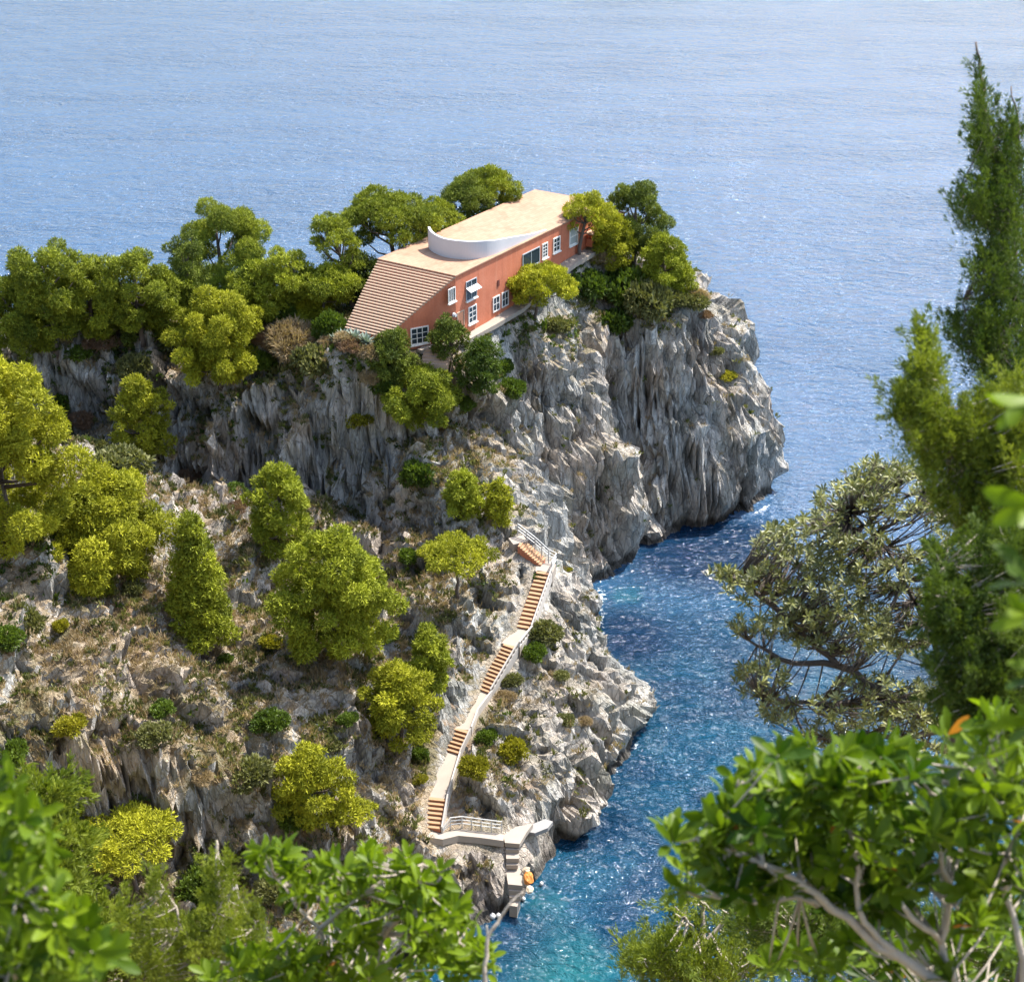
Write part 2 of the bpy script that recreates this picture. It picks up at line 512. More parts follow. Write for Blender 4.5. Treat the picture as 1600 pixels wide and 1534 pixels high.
    rm = np.cumsum(used) - 1
    return p2[used], rm[F], cav[used], steep[used], mk[used]
# ------------------------------------------------------------------ materials
def rock_material():
    m, t, out = new_mat('limestone'); q = NT(t)
    geo = q.n('NewGeometry'); pos = geo.outputs['Position']
    cav = q.n('Attribute', attribute_name='cav').outputs['Fac']
    soil = q.n('Attribute', attribute_name='soil').outputs['Fac']
    sx = q.n('SeparateXYZ'); q.link(geo.outputs['Normal'], sx.inputs[0]); nz = sx.outputs[2]
    sp = q.n('SeparateXYZ'); q.link(pos, sp.inputs[0]); pz = sp.outputs[2]
    mp = q.mapping(pos, (1, 1, .3))
    ms = q.mapping(pos, (1, 1, .32), rot=(0, R(-24), 0))
    mv = q.mapping(pos, (1, 1, .1))
    n1 = q.noise(ms, .30, 6, .62, .6)
    n2 = q.noise(mp, 1.1, 6, .7, .8)
    n3 = q.noise(mv, .55, 5, .6, .3)
    n4 = q.noise(pos, 3.5, 4, .7)
    base = q.ramp(n1, [(.28, (.31, .30, .285)), (.43, (.50, .48, .45)), (.58, (.66, .63, .585))])
    warm = q.ramp(q.noise(pos, .12, 3), [(.40, (.96, 1.0, 1.02)), (.62, (1.08, .98, .90))])
    c = q.mix(1.0, base, warm, 'MULTIPLY')
    # grey-green lichen and dark water streaks that run down the faces
    st = q.ramp(n3, [(.50, 0.0), (.66, 1.0)])
    c = q.mix(q.math('MULTIPLY', st, .50), c, (.14, .145, .13))
    gr = q.ramp(q.noise(pos, .22, 4, .65), [(.52, 0.0), (.66, 1.0)])
    c = q.mix(q.math('MULTIPLY', gr, .42), c, (.17, .18, .12))
    rs = q.ramp(q.noise(mp, .16, 3, .5), [(.62, 0.0), (.74, 1.0)])
    c = q.mix(q.math('MULTIPLY', rs, .5), c, (.30, .21, .165))
    # pale broken faces and dark cracks
    n2r = q.ramp(n2, [(.34, (.52, .51, .50)), (.5, (.97, .97, .96)), (.68, (1.25, 1.23, 1.2))])
    c = q.mix(.85, c, n2r, 'MULTIPLY')
    vo = q.n('TexVoronoi', {'Scale': 1.25}, feature='DISTANCE_TO_EDGE')
    wv = q.n('VectorMath', operation='ADD'); wn = q.n('TexNoise', {'Scale': .9, 'Detail': 4})
    q.link(ms, wn.inputs['Vector']); q.link(ms, wv.inputs[0])
    q.link(wn.outputs['Color'], wv.inputs[1]); q.link(wv.outputs[0], vo.inputs['Vector'])
    cr = q.ramp(vo.outputs['Distance'], [(0.0, 0.0), (.07, 1.0)])
    c = q.mix(.55, c, q.mix(cr, (.35, .34, .33), (1, 1, 1)), 'MULTIPLY')
    # darker in the hollows, paler on the raised rock
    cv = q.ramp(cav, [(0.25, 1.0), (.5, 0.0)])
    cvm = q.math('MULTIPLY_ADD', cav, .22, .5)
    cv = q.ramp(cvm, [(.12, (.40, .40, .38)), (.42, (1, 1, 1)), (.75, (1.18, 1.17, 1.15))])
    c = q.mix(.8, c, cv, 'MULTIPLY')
    # dark wet band at the waterline
    wet = q.math('ADD', pz, q.math('MULTIPLY', n2, -1.6))
    wf = q.ramp(q.math('MULTIPLY_ADD', wet, .25, .25), [(.22, 1.0), (.42, 0.0)])
    c = q.mix(q.math('MULTIPLY', wf, .8), c, (.045, .04, .035))
    # dry grass and earth on the gentle ground
    sn = q.noise(pos, .35, 6, .7)
    sc = q.ramp(q.noise(pos, .9, 6, .75), [(.30, (.20, .145, .09)), (.46, (.42, .325, .215)), (.64, (.62, .52, .39))])
    red = q.ramp(q.noise(pos, .11, 3), [(.56, 0.0), (.66, 1.0)])
    sc = q.mix(q.math('MULTIPLY', red, .55), sc, (.33, .17, .09))
    grn = q.ramp(q.noise(pos, .19, 5, .7, .4), [(.47, 0.0), (.6, 1.0)])
    sc = q.mix(q.math('MULTIPLY', grn, .6), sc, (.10, .11, .035))
    sf = q.math('ADD', nz, q.math('MULTIPLY_ADD', sn, .9, -.45))
    er = q.n('Attribute', attribute_name='earth').outputs['Fac']
    sf = q.math('MULTIPLY_ADD', er, .42, sf)
    sf = q.ramp(sf, [(.60, 0.0), (.78, 1.0)])
    sf = q.math('MULTIPLY', sf, soil)
    c = q.mix(sf, c, sc)
    # bump
    h = q.math('MULTIPLY', q.math('ABSOLUTE', q.math('SUBTRACT', n2, .5)), 1.6)
    h = q.math('ADD', h, q.math('MULTIPLY', cr, .18))
    h = q.math('ADD', h, q.math('MULTIPLY', n4, .25))
    n5 = q.noise(ms, 2.6, 5, .7, .5)
    h = q.math('ADD', h, q.math('MULTIPLY', q.math('ABSOLUTE', q.math('SUBTRACT', n5, .5)), .8))
    bp = q.n('Bump', {'Strength': 1.0, 'Distance': .75}); q.link(h, bp.inputs['Height'])
    b = q.n('BsdfPrincipled', {'Roughness': .92}); b.inputs['Specular IOR Level'].default_value = .15
    q.link(c, b.inputs['Base Color']); q.link(bp.outputs[0], b.inputs['Normal'])
    q.link(b.outputs[0], out.inputs[0])
    return m

def sea_material():
    m, t, out = new_mat('sea_water'); q = NT(t)
    geo = q.n('NewGeometry'); pos = geo.outputs['Position']
    sh = q.n('Attribute', attribute_name='shallow').outputs['Fac']
    cv = q.n('Attribute', attribute_name='cove').outputs['Fac']
    pw = q.n('VectorMath', operation='ADD')
    nn = q.n('TexNoise', {'Scale': .06, 'Detail': 3}); q.link(pos, nn.inputs['Vector'])
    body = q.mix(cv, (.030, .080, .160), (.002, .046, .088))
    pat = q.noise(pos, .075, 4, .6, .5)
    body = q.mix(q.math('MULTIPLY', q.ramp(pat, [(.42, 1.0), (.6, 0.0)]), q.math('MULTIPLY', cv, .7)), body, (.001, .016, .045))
    body = q.mix(q.ramp(q.math('ADD', sh, q.math('MULTIPLY_ADD', pat, .5, -.25)), [(.35, 0.0), (.75, 1.0)]), body, (.01, .11, .12))
    shd = q.n('Attribute', attribute_name='shore_shade').outputs['Fac']  # cliff shadow and dark reflection painted into the water colour
    body = q.mix(q.ramp(q.math('ADD', shd, q.math('MULTIPLY_ADD', pat, .5, -.25)), [(.2, 0.0), (.8, .95)]), body, (.001, .017, .046))
    # waves: wind sea in three sizes, crests lie across the view
    mw = q.mapping(pos, (.55, 1.0, 1), rot=(0, 0, R(14)))
    w1 = q.noise(mw, .22, 3, .55, .3)
    w2 = q.noise(mw, .95, 4, .62, .4)
    w3 = q.noise(q.mapping(pos, (.8, 1, 1), rot=(0, 0, R(-28))), 2.7, 3, .6, .3)
    h = q.math('ADD', q.math('MULTIPLY', w1, 1.7), q.math('ADD', q.math('MULTIPLY', w2, .95), q.math('MULTIPLY', w3, .26)))
    bp = q.n('Bump', {'Strength': 1.0, 'Distance': 1.0}); q.link(h, bp.inputs['Height'])
    b = q.n('BsdfPrincipled', {'Roughness': .06, 'IOR': 1.333})
    # short steep wavelets that catch the sun one by one
    vo = q.n('TexVoronoi', {'Scale': 2.5}); q.link(q.mapping(pos, (.8, 1.25, 1)), vo.inputs['Vector'])
    vs = q.n('VectorMath', operation='SUBTRACT'); q.link(vo.outputs['Color'], vs.inputs[0]); vs.inputs[1].default_value = (.5, .5, .5)
    vm = q.n('VectorMath', operation='MULTIPLY_ADD'); q.link(vs.outputs[0], vm.inputs[0]); vm.inputs[1].default_value = (.26, .34, 0); vm.inputs[2].default_value = (.24, -.32, 0)
    lane = q.ramp(q.noise(q.mapping(pos, (.35, 1, 1), rot=(0, 0, R(12))), .045, 5, .65), [(.38, .15), (.62, 1.0)])
    vx = q.n('SeparateXYZ'); q.link(vo.outputs['Color'], vx.inputs[0])
    pick = q.math('LESS_THAN', vx.outputs[2], q.math('MULTIPLY', lane, .32))
    q.link(q.math('MULTIPLY_ADD', pick, .10, .06), b.inputs['Roughness'])
    sc_ = q.n('VectorMath', operation='SCALE'); q.link(vm.outputs[0], sc_.inputs[0]); q.link(pick, sc_.inputs['Scale'])
    va = q.n('VectorMath', operation='ADD'); q.link(bp.outputs[0], va.inputs[0]); q.link(sc_.outputs[0], va.inputs[1])
    vn = q.n('VectorMath', operation='NORMALIZE'); q.link(va.outputs[0], vn.inputs[0])
    q.link(body, b.inputs['Base Color']); q.link(vn.outputs[0], b.inputs['Normal'])
    q.link(q.math('MULTIPLY_ADD', lane, .5, .5), bp.inputs['Strength'])
    # foam
    fo = q.n('Attribute', attribute_name='foam').outputs['Fac']
    fm = q.ramp(q.math('MULTIPLY', fo, q.math('ADD', q.noise(pos, 1.5, 5, .7, 1.0), .12)), [(.50, 0.0), (.62, 1.0)])
    d = q.n('BsdfDiffuse', {'Color': (.75, .8, .8, 1)})
    mx = q.n('MixShader'); q.link(q.math('MULTIPLY', fm, .8), mx.inputs[0]); q.link(b.outputs[0], mx.inputs[1]); q.link(d.outputs[0], mx.inputs[2])
    q.link(mx.outputs[0], out.inputs[0])
    return m

def leaf_material(name, dark, light, gloss=0.35, trans=0.35, rough=.45):
    m, t, out = new_mat(name); q = NT(t)
    hv = q.n('Attribute', attribute_name='hue').outputs['Fac']
    oi = q.n('ObjectInfo').outputs['Random']
    f = q.math('ADD', hv, q.math('MULTIPLY_ADD', oi, .3, -.15), clamp=True)
    c = q.mix(f, dark, light)
    c = q.mix(q.math('GREATER_THAN', hv, 1.5), c, (.42, .16, .03))
    b = q.n('BsdfPrincipled', {'Roughness': rough}); b.inputs['Specular IOR Level'].default_value = gloss
    q.link(c, b.inputs['Base Color'])
    tr = q.n('BsdfTranslucent'); tc = q.mix(1.0, c, (1.15, 1.2, .55), 'MULTIPLY'); q.link(tc, tr.inputs['Color'])
    mx = q.n('MixShader'); mx.inputs[0].default_value = trans
    q.link(b.outputs[0], mx.inputs[1]); q.link(tr.outputs[0], mx.inputs[2])
    q.link(mx.outputs[0], out.inputs[0])
    return m

M = {}
M['rock'] = rock_material()
M['sea'] = sea_material()
M['bark'] = simple_mat('pine_bark', (.11, .085, .07), .9, .35, 4, .5)
M['pale_bark'] = simple_mat('pale_bark', (.36, .31, .25), .8, .3, 30, .3)
M['dark_bark'] = simple_mat('dark_bark', (.09, .07, .055), .85, .3, 30, .3)
M['pine'] = leaf_material('pine_needles', (.065, .095, .012), (.35, .38, .032), .15, .17, .6)
M['pine_y'] = leaf_material('pine_needles_yellow', (.12, .14, .012), (.45, .445, .032), .15, .17, .6)
M['pine_d'] = leaf_material('pine_needles_dark', (.045, .068, .014), (.21, .25, .036), .15, .17, .6)
M['shrub_g'] = leaf_material('shrub_green', (.035, .065, .012), (.14, .20, .025), .3, .3)
M['shrub_o'] = leaf_material('shrub_olive', (.07, .08, .03), (.22, .22, .08), .2, .25)
M['shrub_y'] = leaf_material('shrub_yellow', (.14, .14, .015), (.36, .33, .03), .2, .3)
M['shrub_b'] = leaf_material('shrub_brown', (.13, .08, .05), (.34, .22, .14), .1, .2)
M['shrub_t'] = leaf_material('dry_tan', (.22, .16, .09), (.48, .37, .22), .1, .2)
M['agave'] = leaf_material('agave', (.14, .19, .16), (.34, .40, .34), .3, .1)
M['broad'] = leaf_material('broad_leaf', (.030, .072, .003), (.185, .265, .012), .22, .42, .45)
M['broad_r'] = leaf_material('broad_leaf_rust', (.45, .13, .02), (.6, .25, .03), .4, .4, .4)
M['grey'] = leaf_material('grey_leaf', (.040, .052, .015), (.27, .275, .09), .45, .15, .38)
M['juniper'] = leaf_material('juniper', (.025, .055, .010), (.12, .17, .022), .25, .35, .5)
M['juniper_y'] = leaf_material('juniper_lime', (.08, .12, .012), (.27, .31, .035), .25, .35, .5)
def plaster_mat():
    m, t, out = new_mat('red_plaster'); q = NT(t)
    geo = q.n('NewGeometry'); pos = geo.outputs['Position']
    a = q.noise(pos, .32, 5, .65, .4); st = q.noise(q.mapping(pos, (1, 1, .09)), 1.3, 4, .65); f = q.noise(pos, 5.0, 4, .7)
    c = q.ramp(a, [(.30, (.45, .145, .080)), (.5, (.51, .168, .092)), (.70, (.57, .20, .115))])
    c = q.mix(q.math('MULTIPLY', q.ramp(st, [(.5, 0.0), (.72, 1.0)]), .35), c, (.60, .27, .17))
    c = q.mix(q.math('MULTIPLY', q.ramp(st, [(.30, 1.0), (.42, 0.0)]), .35), c, (.26, .09, .055))
    c = q.mix(.5, c, q.ramp(f, [(.3, (.82, .82, .82)), (.7, (1.1, 1.1, 1.1))]), 'MULTIPLY')
    bp = q.n('Bump', {'Strength': .25, 'Distance': .04}); q.link(f, bp.inputs['Height'])
    b = q.n('BsdfPrincipled', {'Roughness': .9}); b.inputs['Specular IOR Level'].default_value = .2
    q.link(c, b.inputs['Base Color']); q.link(bp.outputs[0], b.inputs['Normal']); q.link(b.outputs[0], out.inputs[0]); return m
def terrace_mat():
    m, t, out = new_mat('terrace_brick'); q = NT(t)
    tc = q.n('TexCoord').outputs['Object']
    mp = q.mapping(tc, (1, 1, 1), rot=(0, 0, -HOUSE_YAW))
    bk = q.n('TexBrick', {'Scale': 1.0, 'Mortar Size': .018, 'Brick Width': .9, 'Row Height': .45, 'Color1': (.345, .205, .138, 1), 'Color2': (.385, .245, .170, 1), 'Mortar': (.25, .16, .11, 1)})
    q.link(mp, bk.inputs['Vector'])
    a = q.noise(tc, .35, 5, .7, .5)
    c = q.mix(.8, bk.outputs['Color'], q.ramp(a, [(.32, (.80, .76, .72)), (.5, (1, .98, .96)), (.68, (1.12, 1.10, 1.08))]), 'MULTIPLY')
    b = q.n('BsdfPrincipled', {'Roughness': .9}); b.inputs['Specular IOR Level'].default_value = .2
    q.link(c, b.inputs['Base Color']); q.link(b.outputs[0], out.inputs[0]); return m
M['wall'] = plaster_mat()
M['roof'] = terrace_mat()
M['tread'] = simple_mat('pale_tread', (.45, .31, .215), .8, .10, 2.5)
M['riser'] = simple_mat('brick_riser', (.42, .15, .08), .85, .2, 2.5)
M['old_white'] = simple_mat('weathered_white', (.43, .395, .355), .85, .18, 1.8, .2)
M['white'] = simple_mat('white_plaster', (.52, .51, .52), .75, .05, 1.5, .05)
M['frame'] = simple_mat('white_frame', (.78, .76, .72), .5, .05, 3)
M['blue_frame'] = simple_mat('grey_frame', (.35, .40, .44), .5, .05, 3)
M['glass'] = simple_mat('window_glass', (.03, .045, .055), .08, .2, 2)
M['pane_pale'] = simple_mat('window_blind', (.38, .40, .38), .3, .1, 2)
M['door'] = simple_mat('orange_door', (.66, .27, .14), .6, .1, 3)
M['cotto'] = simple_mat('terracotta_step', (.34, .195, .105), .8, .16, 2.2, .2)
M['concrete'] = simple_mat('pale_concrete', (.30, .255, .21), .9, .12, 1.2, .2)
M['concrete_g'] = simple_mat('grey_concrete', (.24, .23, .22), .9, .1, 1.2, .2)
M['rail'] = simple_mat('white_rail', (.5, .5, .48), .5, .05, 3)
M['orange'] = simple_mat('orange_canvas', (.45, .17, .03), .7, .2, 3, .3)
M['cream'] = simple_mat('cream_canvas', (.45, .36, .25), .7, .15, 3, .3)
M['buoy'] = simple_mat('white_buoy', (.6, .6, .59), .4, .05, 3)
M['hill'] = simple_mat('scrub_ground', (.16, .13, .07), .95, .5, .8, .5)
# ------------------------------------------------------------------ headland and sea
co, F, cav, steep, mk = build_terrain(None)
SLOPE_SOIL = np.clip(0.35 + 0.9 * np.clip((4 - co[:, 0]) / 14, 0, 1) + np.where(co[:, 2] > 24, .5, 0), 0, 1) * np.clip((co[:, 2] - 2) / 4, 0, 1)
def _blobw(lst):
    o = np.zeros(len(co))
    for px, py, z, r in lst:
        c = Wz(px, py, z); o = np.maximum(o, np.exp(-((co[:, 0] - c[0]) ** 2 + (co[:, 1] - c[1]) ** 2) / r ** 2))
    return o
SOIL2 = _blobw([(150, 1040, 22, 8), (60, 1100, 24, 7), (350, 1170, 17, 5), (40, 930, 27, 4), (430, 980, 16.5, 4), (250, 1090, 20, 6), (575, 1065, 13.5, 3), (250, 900, 23, 4), (300, 1200, 16, 4), (420, 880, 17, 3)])
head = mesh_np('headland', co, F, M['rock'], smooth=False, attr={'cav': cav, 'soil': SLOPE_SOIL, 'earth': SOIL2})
tag(head, kind='structure')
BVH = BVHTree.FromPolygons([tuple(c) for c in co.tolist()], F.tolist(), all_triangles=False)

def hit(px, py):
    """where the line of sight through a photo pixel meets the headland"""
    d = ray(px, py); d /= np.linalg.norm(d)
    loc, nrm, i, t = BVH.ray_cast(Vector(EYE), Vector(d))
    if loc is None:
        return Wz(px, py, 0.0), Vector((0, 0, 1))
    return np.array(loc), nrm

def ground_z(x, y):
    loc, nrm, i, t = BVH.ray_cast(Vector((x, y, 120)), Vector((0, 0, -1)))
    return loc[2] if loc is not None else 0.0

def build_sea():
    xs = np.unique(np.concatenate([[-9000, -4000, -2000, -1000, -500, -250], np.arange(-130, 131, 2.0), [250, 500, 1000, 2000, 4000, 9000]]))
    ys = np.unique(np.concatenate([[-3000, -1000, -300, -50, 20], np.arange(60, 261, 2.0), [320, 500, 1000, 2000, 4000, 9000, 14000]]))
    X, Y = np.meshgrid(xs, ys)
    x, y = X.ravel(), Y.ravel()
    z = np.zeros_like(x)
    ds = dist_line(x, y, SHP, True)
    def blob(px, py, r):
        c = Wz(px, py, 0); return np.exp(-((x - c[0]) ** 2 + (y - c[1]) ** 2) / r ** 2)
    c0 = Wz(1100, 1150, 0)
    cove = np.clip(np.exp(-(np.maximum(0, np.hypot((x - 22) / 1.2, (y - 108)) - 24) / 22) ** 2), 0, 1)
    sha = np.clip(.50 * blob(980, 930, 3.5) + .62 * blob(880, 1520, 8) + .30 * blob(1060, 1120, 7) + .3 * blob(850, 1400, 2.5), 0, 1)
    foam = np.clip(1 - ds / 1.7, 0, 1) * .85 * (x > 0) + .35 * blob(965, 935, 2.0) + .3 * blob(1222, 790, 2.0)
    idx = np.arange(len(x)).reshape(X.shape)
    Fq = np.stack([idx[:-1, :-1], idx[:-1, 1:], idx[1:, 1:], idx[1:, :-1]], -1).reshape(-1, 4)
    o = mesh_np('sea', np.stack([x, y, z], 1), Fq, M['sea'], smooth=True, attr={'shore_shade': np.clip(.95 * blob(1070, 862, 9) + .8 * blob(1150, 850, 8) + .8 * blob(965, 985, 5) + .5 * blob(1010, 1010, 6) + .7 * blob(940, 1290, 6) + .6 * blob(800, 1470, 6), 0, 1), 'shallow': sha, 'cove': cove, 'foam': foam})  # dark blobs stand in for shade and reflection below the rocks
    tag(o, kind='structure')
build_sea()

def build_hillside():
    xs = np.arange(-150, 71, 2.0); ys = np.arange(-60, 66, 2.0)
    X, Y = np.meshgrid(xs, ys)
    k = 1.46 - .75 * np.clip((-X - 40) / 60, 0, 1)
    Z = np.where(Y < 0, 88.3 - .15 * Y, 88.3 - k * Y)
    p = np.stack([X.ravel(), Y.ravel(), Z.ravel()], 1)
    amp = np.clip(np.hypot(X.ravel(), Y.ravel()) / 12, .05, 1)
    p[:, 2] += (1.2 * fbm(p, (.08, .08, .08), 3, 3)) * amp - .6 * amp
    idx = np.arange(X.size).reshape(X.shape)
    Fq = np.stack([idx[:-1, :-1], idx[:-1, 1:], idx[1:, 1:], idx[1:, :-1]], -1).reshape(-1, 4)
    tag(mesh_np('hillside', p, Fq, M['hill'], smooth=True), kind='structure')
build_hillside()

# ------------------------------------------------------------------ house
def house():
    root = empty('villa', tuple(hz(HA, 30)), 'long terracotta red villa with a pale flat roof terrace on the headland top', 'house')
    def L(p): return np.array(p) - np.array([HA[0], HA[1], 30.0])
    SB = [-7.3, 32.0]                       # foot of the outside stairs: distance and height
    def hp(s, w_, z): return L(HS(s, w_, z))
    zb = 25.0; zt = ROOF_Z - .12
    wl = 0.9; wr = 6.0
    # wall: main box plus the tapering wedge under the stairs
    v = [hp(0, 0, zb), hp(HL, 0, zb), hp(HL, HWD, zb), hp(0, HWD, zb), hp(0, 0, zt), hp(HL, 0, zt), hp(HL, HWD, zt), hp(0, HWD, zt),
         hp(SB[0], wl, zb), hp(SB[0], wr, zb), hp(SB[0], wl, SB[1] - .25), hp(SB[0], wr, SB[1] - .25)]
    f = [[4, 7, 6, 5], [0, 1, 2, 3], [0, 4, 5, 1], [1, 5, 6, 2], [2, 6, 7, 3], [3, 7, 11, 9], [8, 10, 4, 0], [8, 9, 11, 10], [10, 11, 7, 4], [0, 3, 9, 8]]
    f = [[i for i in reversed(ff)] for ff in f]
    mesh_np('wall', v, f, M['wall'], root)
    b = MB(); b.box(hp(-.12, -.12, zt), HU * (HL + .24), HW * (HWD + .24), (0, 0, .12))
    b.build('roof_terrace', M['roof'], root)
    # the monumental stairs
    n = 25
    st = MB(); rs = MB()
    for i in range(n):
        t0 = i / n; t1 = (i + 1) / n
        z1 = ROOF_Z - (ROOF_Z - SB[1]) * t1
        s0 = SB[0] * t0; s1 = SB[0] * t1
        def wls(t): return wl * t ** 1.3, HWD + (wr - HWD) * t
        a0, a1 = wls(t0); b0, b1 = wls(t1)
        zz = z1; k = .13
        st.add([hp(s0, a0 - .05, zz), hp(s0, a1 + .05, zz), hp(s1 - .04, b1 + .05, zz), hp(s1 - .04, b0 - .05, zz),
                hp(s0, a0 - .05, zz - k), hp(s0, a1 + .05, zz - k), hp(s1 - .04, b1 + .05, zz - k), hp(s1 - .04, b0 - .05, zz - k)],
               [[0, 1, 2, 3][::-1], [4, 5, 6, 7], [3, 2, 6, 7][::-1], [0, 3, 7, 4][::-1], [1, 2, 6, 5]])
        zl = z1 - (ROOF_Z - SB[1]) / n - .6
        rs.add([hp(s1 + .02, b0, z1 - k), hp(s1 + .02, b1, z1 - k), hp(s1 + .02, b1, zl), hp(s1 + .02, b0, zl),
                hp(s0, a0, z1 - k), hp(s0, a1, z1 - k), hp(s0, a1, zl), hp(s0, a0, zl)],
               [[0, 1, 2, 3], [0, 3, 7, 4], [1, 5, 6, 2]])
    so = st.build('roof_stairs', M['tread'], root)
    rs.build('riser', M['riser'], so)
    # curved white wall: plan curve with its height
    cur = [(6.1, 2.3, 2.35), (5.4, 3.1, 2.2), (4.8, 4.2, 2.1), (4.4, 5.6, 2.05), (4.55, 7.1, 2.05), (5.2, 8.4, 2.0), (6.5, 9.25, 1.85), (8.2, 9.6, 1.55), (10.2, 9.65, 1.25), (12.6, 9.68, .85), (15.2, 9.7, .42), (18.4, 9.7, .06)]
    # resample smoothly
    cur = np.array(cur); tt = np.linspace(0, len(cur) - 1, 56); pts = []
    for t in tt:
        i = min(int(t), len(cur) - 2); f_ = t - i
        p0, p1, p2, p3 = cur[max(i - 1, 0)], cur[i], cur[i + 1], cur[min(i + 2, len(cur) - 1)]
        pts.append(.5 * ((2 * p1) + (p2 - p0) * f_ + (2 * p0 - 5 * p1 + 4 * p2 - p3) * f_ ** 2 + (3 * p1 - p0 - 3 * p2 + p3) * f_ ** 3))
    pts = np.array(pts); wb = MB(); th = .13
    vs = []; fs = []
    for i, (s, w_, h) in enumerate(pts):
        d = pts[min(i + 1, 55)][:2] - pts[max(i - 1, 0)][:2]; d /= np.linalg.norm(d); nn = np.array([-d[1], d[0]])
        a = (s + nn[0] * th, w_ + nn[1] * th); c = (s - nn[0] * th, w_ - nn[1] * th)
        z0 = ROOF_Z - .02
        vs += [hp(*a, z0), hp(*c, z0), hp(*c, z0 + h), hp(*a, z0 + h)]
    for i in range(55):
        for k in range(4):
            k2 = (k + 1) % 4
            fs.append([i * 4 + k, i * 4 + k2, i * 4 + 4 + k2, i * 4 + 4 + k])
    fs += [[0, 3, 2, 1], [220, 221, 222, 223]]
    wb.add(vs, fs); wo = wb.build('curved_screen_wall', M['white'], root)
    # openings: centre is where the photo shows it on the wall plane
    NW = HW; EZ = np.array([0, 0, 1.0])
    dirS = HS(0, HWD, 0) - HS(SB[0], wr, 0); dirS /= np.linalg.norm(dirS); nS = np.cross(dirS, EZ)
    planes = {'m': (HB, HU, HW), 's': (HS(SB[0], wr, 0), dirS, nS if nS @ HW > 0 else -nS)}
    def onp(px, py, pl):
        P0, U, N = planes[pl]; d = ray(px, py); t = ((P0 - EYE) @ N) / (d @ N); return EYE + d * t
    def window(px, py, w_, h, pl='m', cols=2, rows=3, frame='frame', pane='glass', sill=True, name='window', label=None, fw=.13):
        c = onp(px, py, pl); U, N = planes[pl][1:]
        c = L(c); o = c - U * w_ / 2 - EZ * h / 2 + N * .004
        fr = MB()
        fr.box(o, U * w_, EZ * fw, N * .09); fr.box(o + EZ * (h - fw), U * w_, EZ * fw, N * .09)
        fr.box(o + EZ * fw, U * fw, EZ * (h - 2 * fw), N * .09); fr.box(o + EZ * fw + U * (w_ - fw), U * fw, EZ * (h - 2 * fw), N * .09)
        iw = w_ - 2 * fw; ih = h - 2 * fw
        for i in range(1, cols): fr.box(o + U * (fw + iw * i / cols - .04) + EZ * fw, U * .08, EZ * ih, N * .07)
        for j in range(1, rows): fr.box(o + U * fw + EZ * (fw + ih * j / rows - .035), U * iw, EZ * .07, N * .055)
        wn = fr.build(name, M[frame], root)
        if label: wn['label'] = label
        g = MB(); g.box(o + U * (fw + .005) + EZ * (fw + .005) + N * .001, U * (iw - .01), EZ * (ih - .01), N * .03); g.build('pane', M[pane], wn)
        if sill:
            s_ = MB(); s_.box(o - U * .1 - EZ * .13, U * (w_ + .2), EZ * .12, N * .22); s_.build('sill', M['frame'], wn)
        return wn, c
    window(655.5, 524, 2.1, 1.9, 's', 3, 3, label='white framed grid window beside the foot of the outside stairs')
    window(705.5, 461, 1.25, 1.55, 'm', 3, 1, label='small dark window left of the awning', fw=.09)
    wn, c = window(736, 452, 2.0, 2.15, 'm', 2, 1, frame='blue_frame', label='dark open window under a white awning', fw=.08)
    a = MB(); U = HU
    a.box(c - U * 1.05 + EZ * .35 + HW * .1, U * 2.1, HW * .62 - EZ * .34, EZ * .05); a.build('awning', M['white'], wn)
    window(737.8, 491, 1.55, 1.95, 'm', 2, 3)
    dn, dc = window(719.3, 502, 1.3, 2.3, 'm', 1, 1, frame='tread', pane='door', sill=False, name='door')
    window(775, 474.5, 1.35, 1.75, 'm', 2, 2, sill=False); window(788.8, 467, 1.35, 1.75, 'm', 2, 2, sill=False)
    window(829.5, 404, 3.6, 1.9, 'm', 2, 1, frame='blue_frame', sill=False, label='broad picture window behind the leaning pine', fw=.1)
    window(851, 391.5, 1.15, 1.75, 'm', 2, 4); window(869.3, 382, 1.5, 1.75, 'm', 2, 3)
    window(896, 369, 1.95, 2.0, 'm', 1, 2, pane='pane_pale', label='wide white window with a pale blind')
    v = MB(); c = L(onp(778.3, 442.5, 'm')); v.box(c - U * .2 - EZ * .35, U * .4, EZ * .7, HW * .06); v.build('vent', simple_mat('vent_dark', (.12, .03, .02), .8), root)
    v = MB(); c = L(onp(708.5, 492, 'm'))
    v.tube([c + HW * .02, c + HW * .16], [.26, .24], 12); v.tube([c + HW * .16, c + HW * .34], [.14, .18], 10); v.build('wall_lamp', M['white'], root)
    # low wing of wall beyond the terrace end
    b = MB(); b.box(hp(HL + .02, 3.0, 27), HU * 4.4, HW * 7.2, (0, 0, ROOF_Z - 2.4 - 27)); b.build('end_wall', M['wall'], root)
    b = MB(); b.box(hp(HL + .03, 2.9, ROOF_Z - 2.4), HU * 4.5, HW * 7.4, (0, 0, .14)); b.build('end_roof', M['roof'], root)
    return root
house()

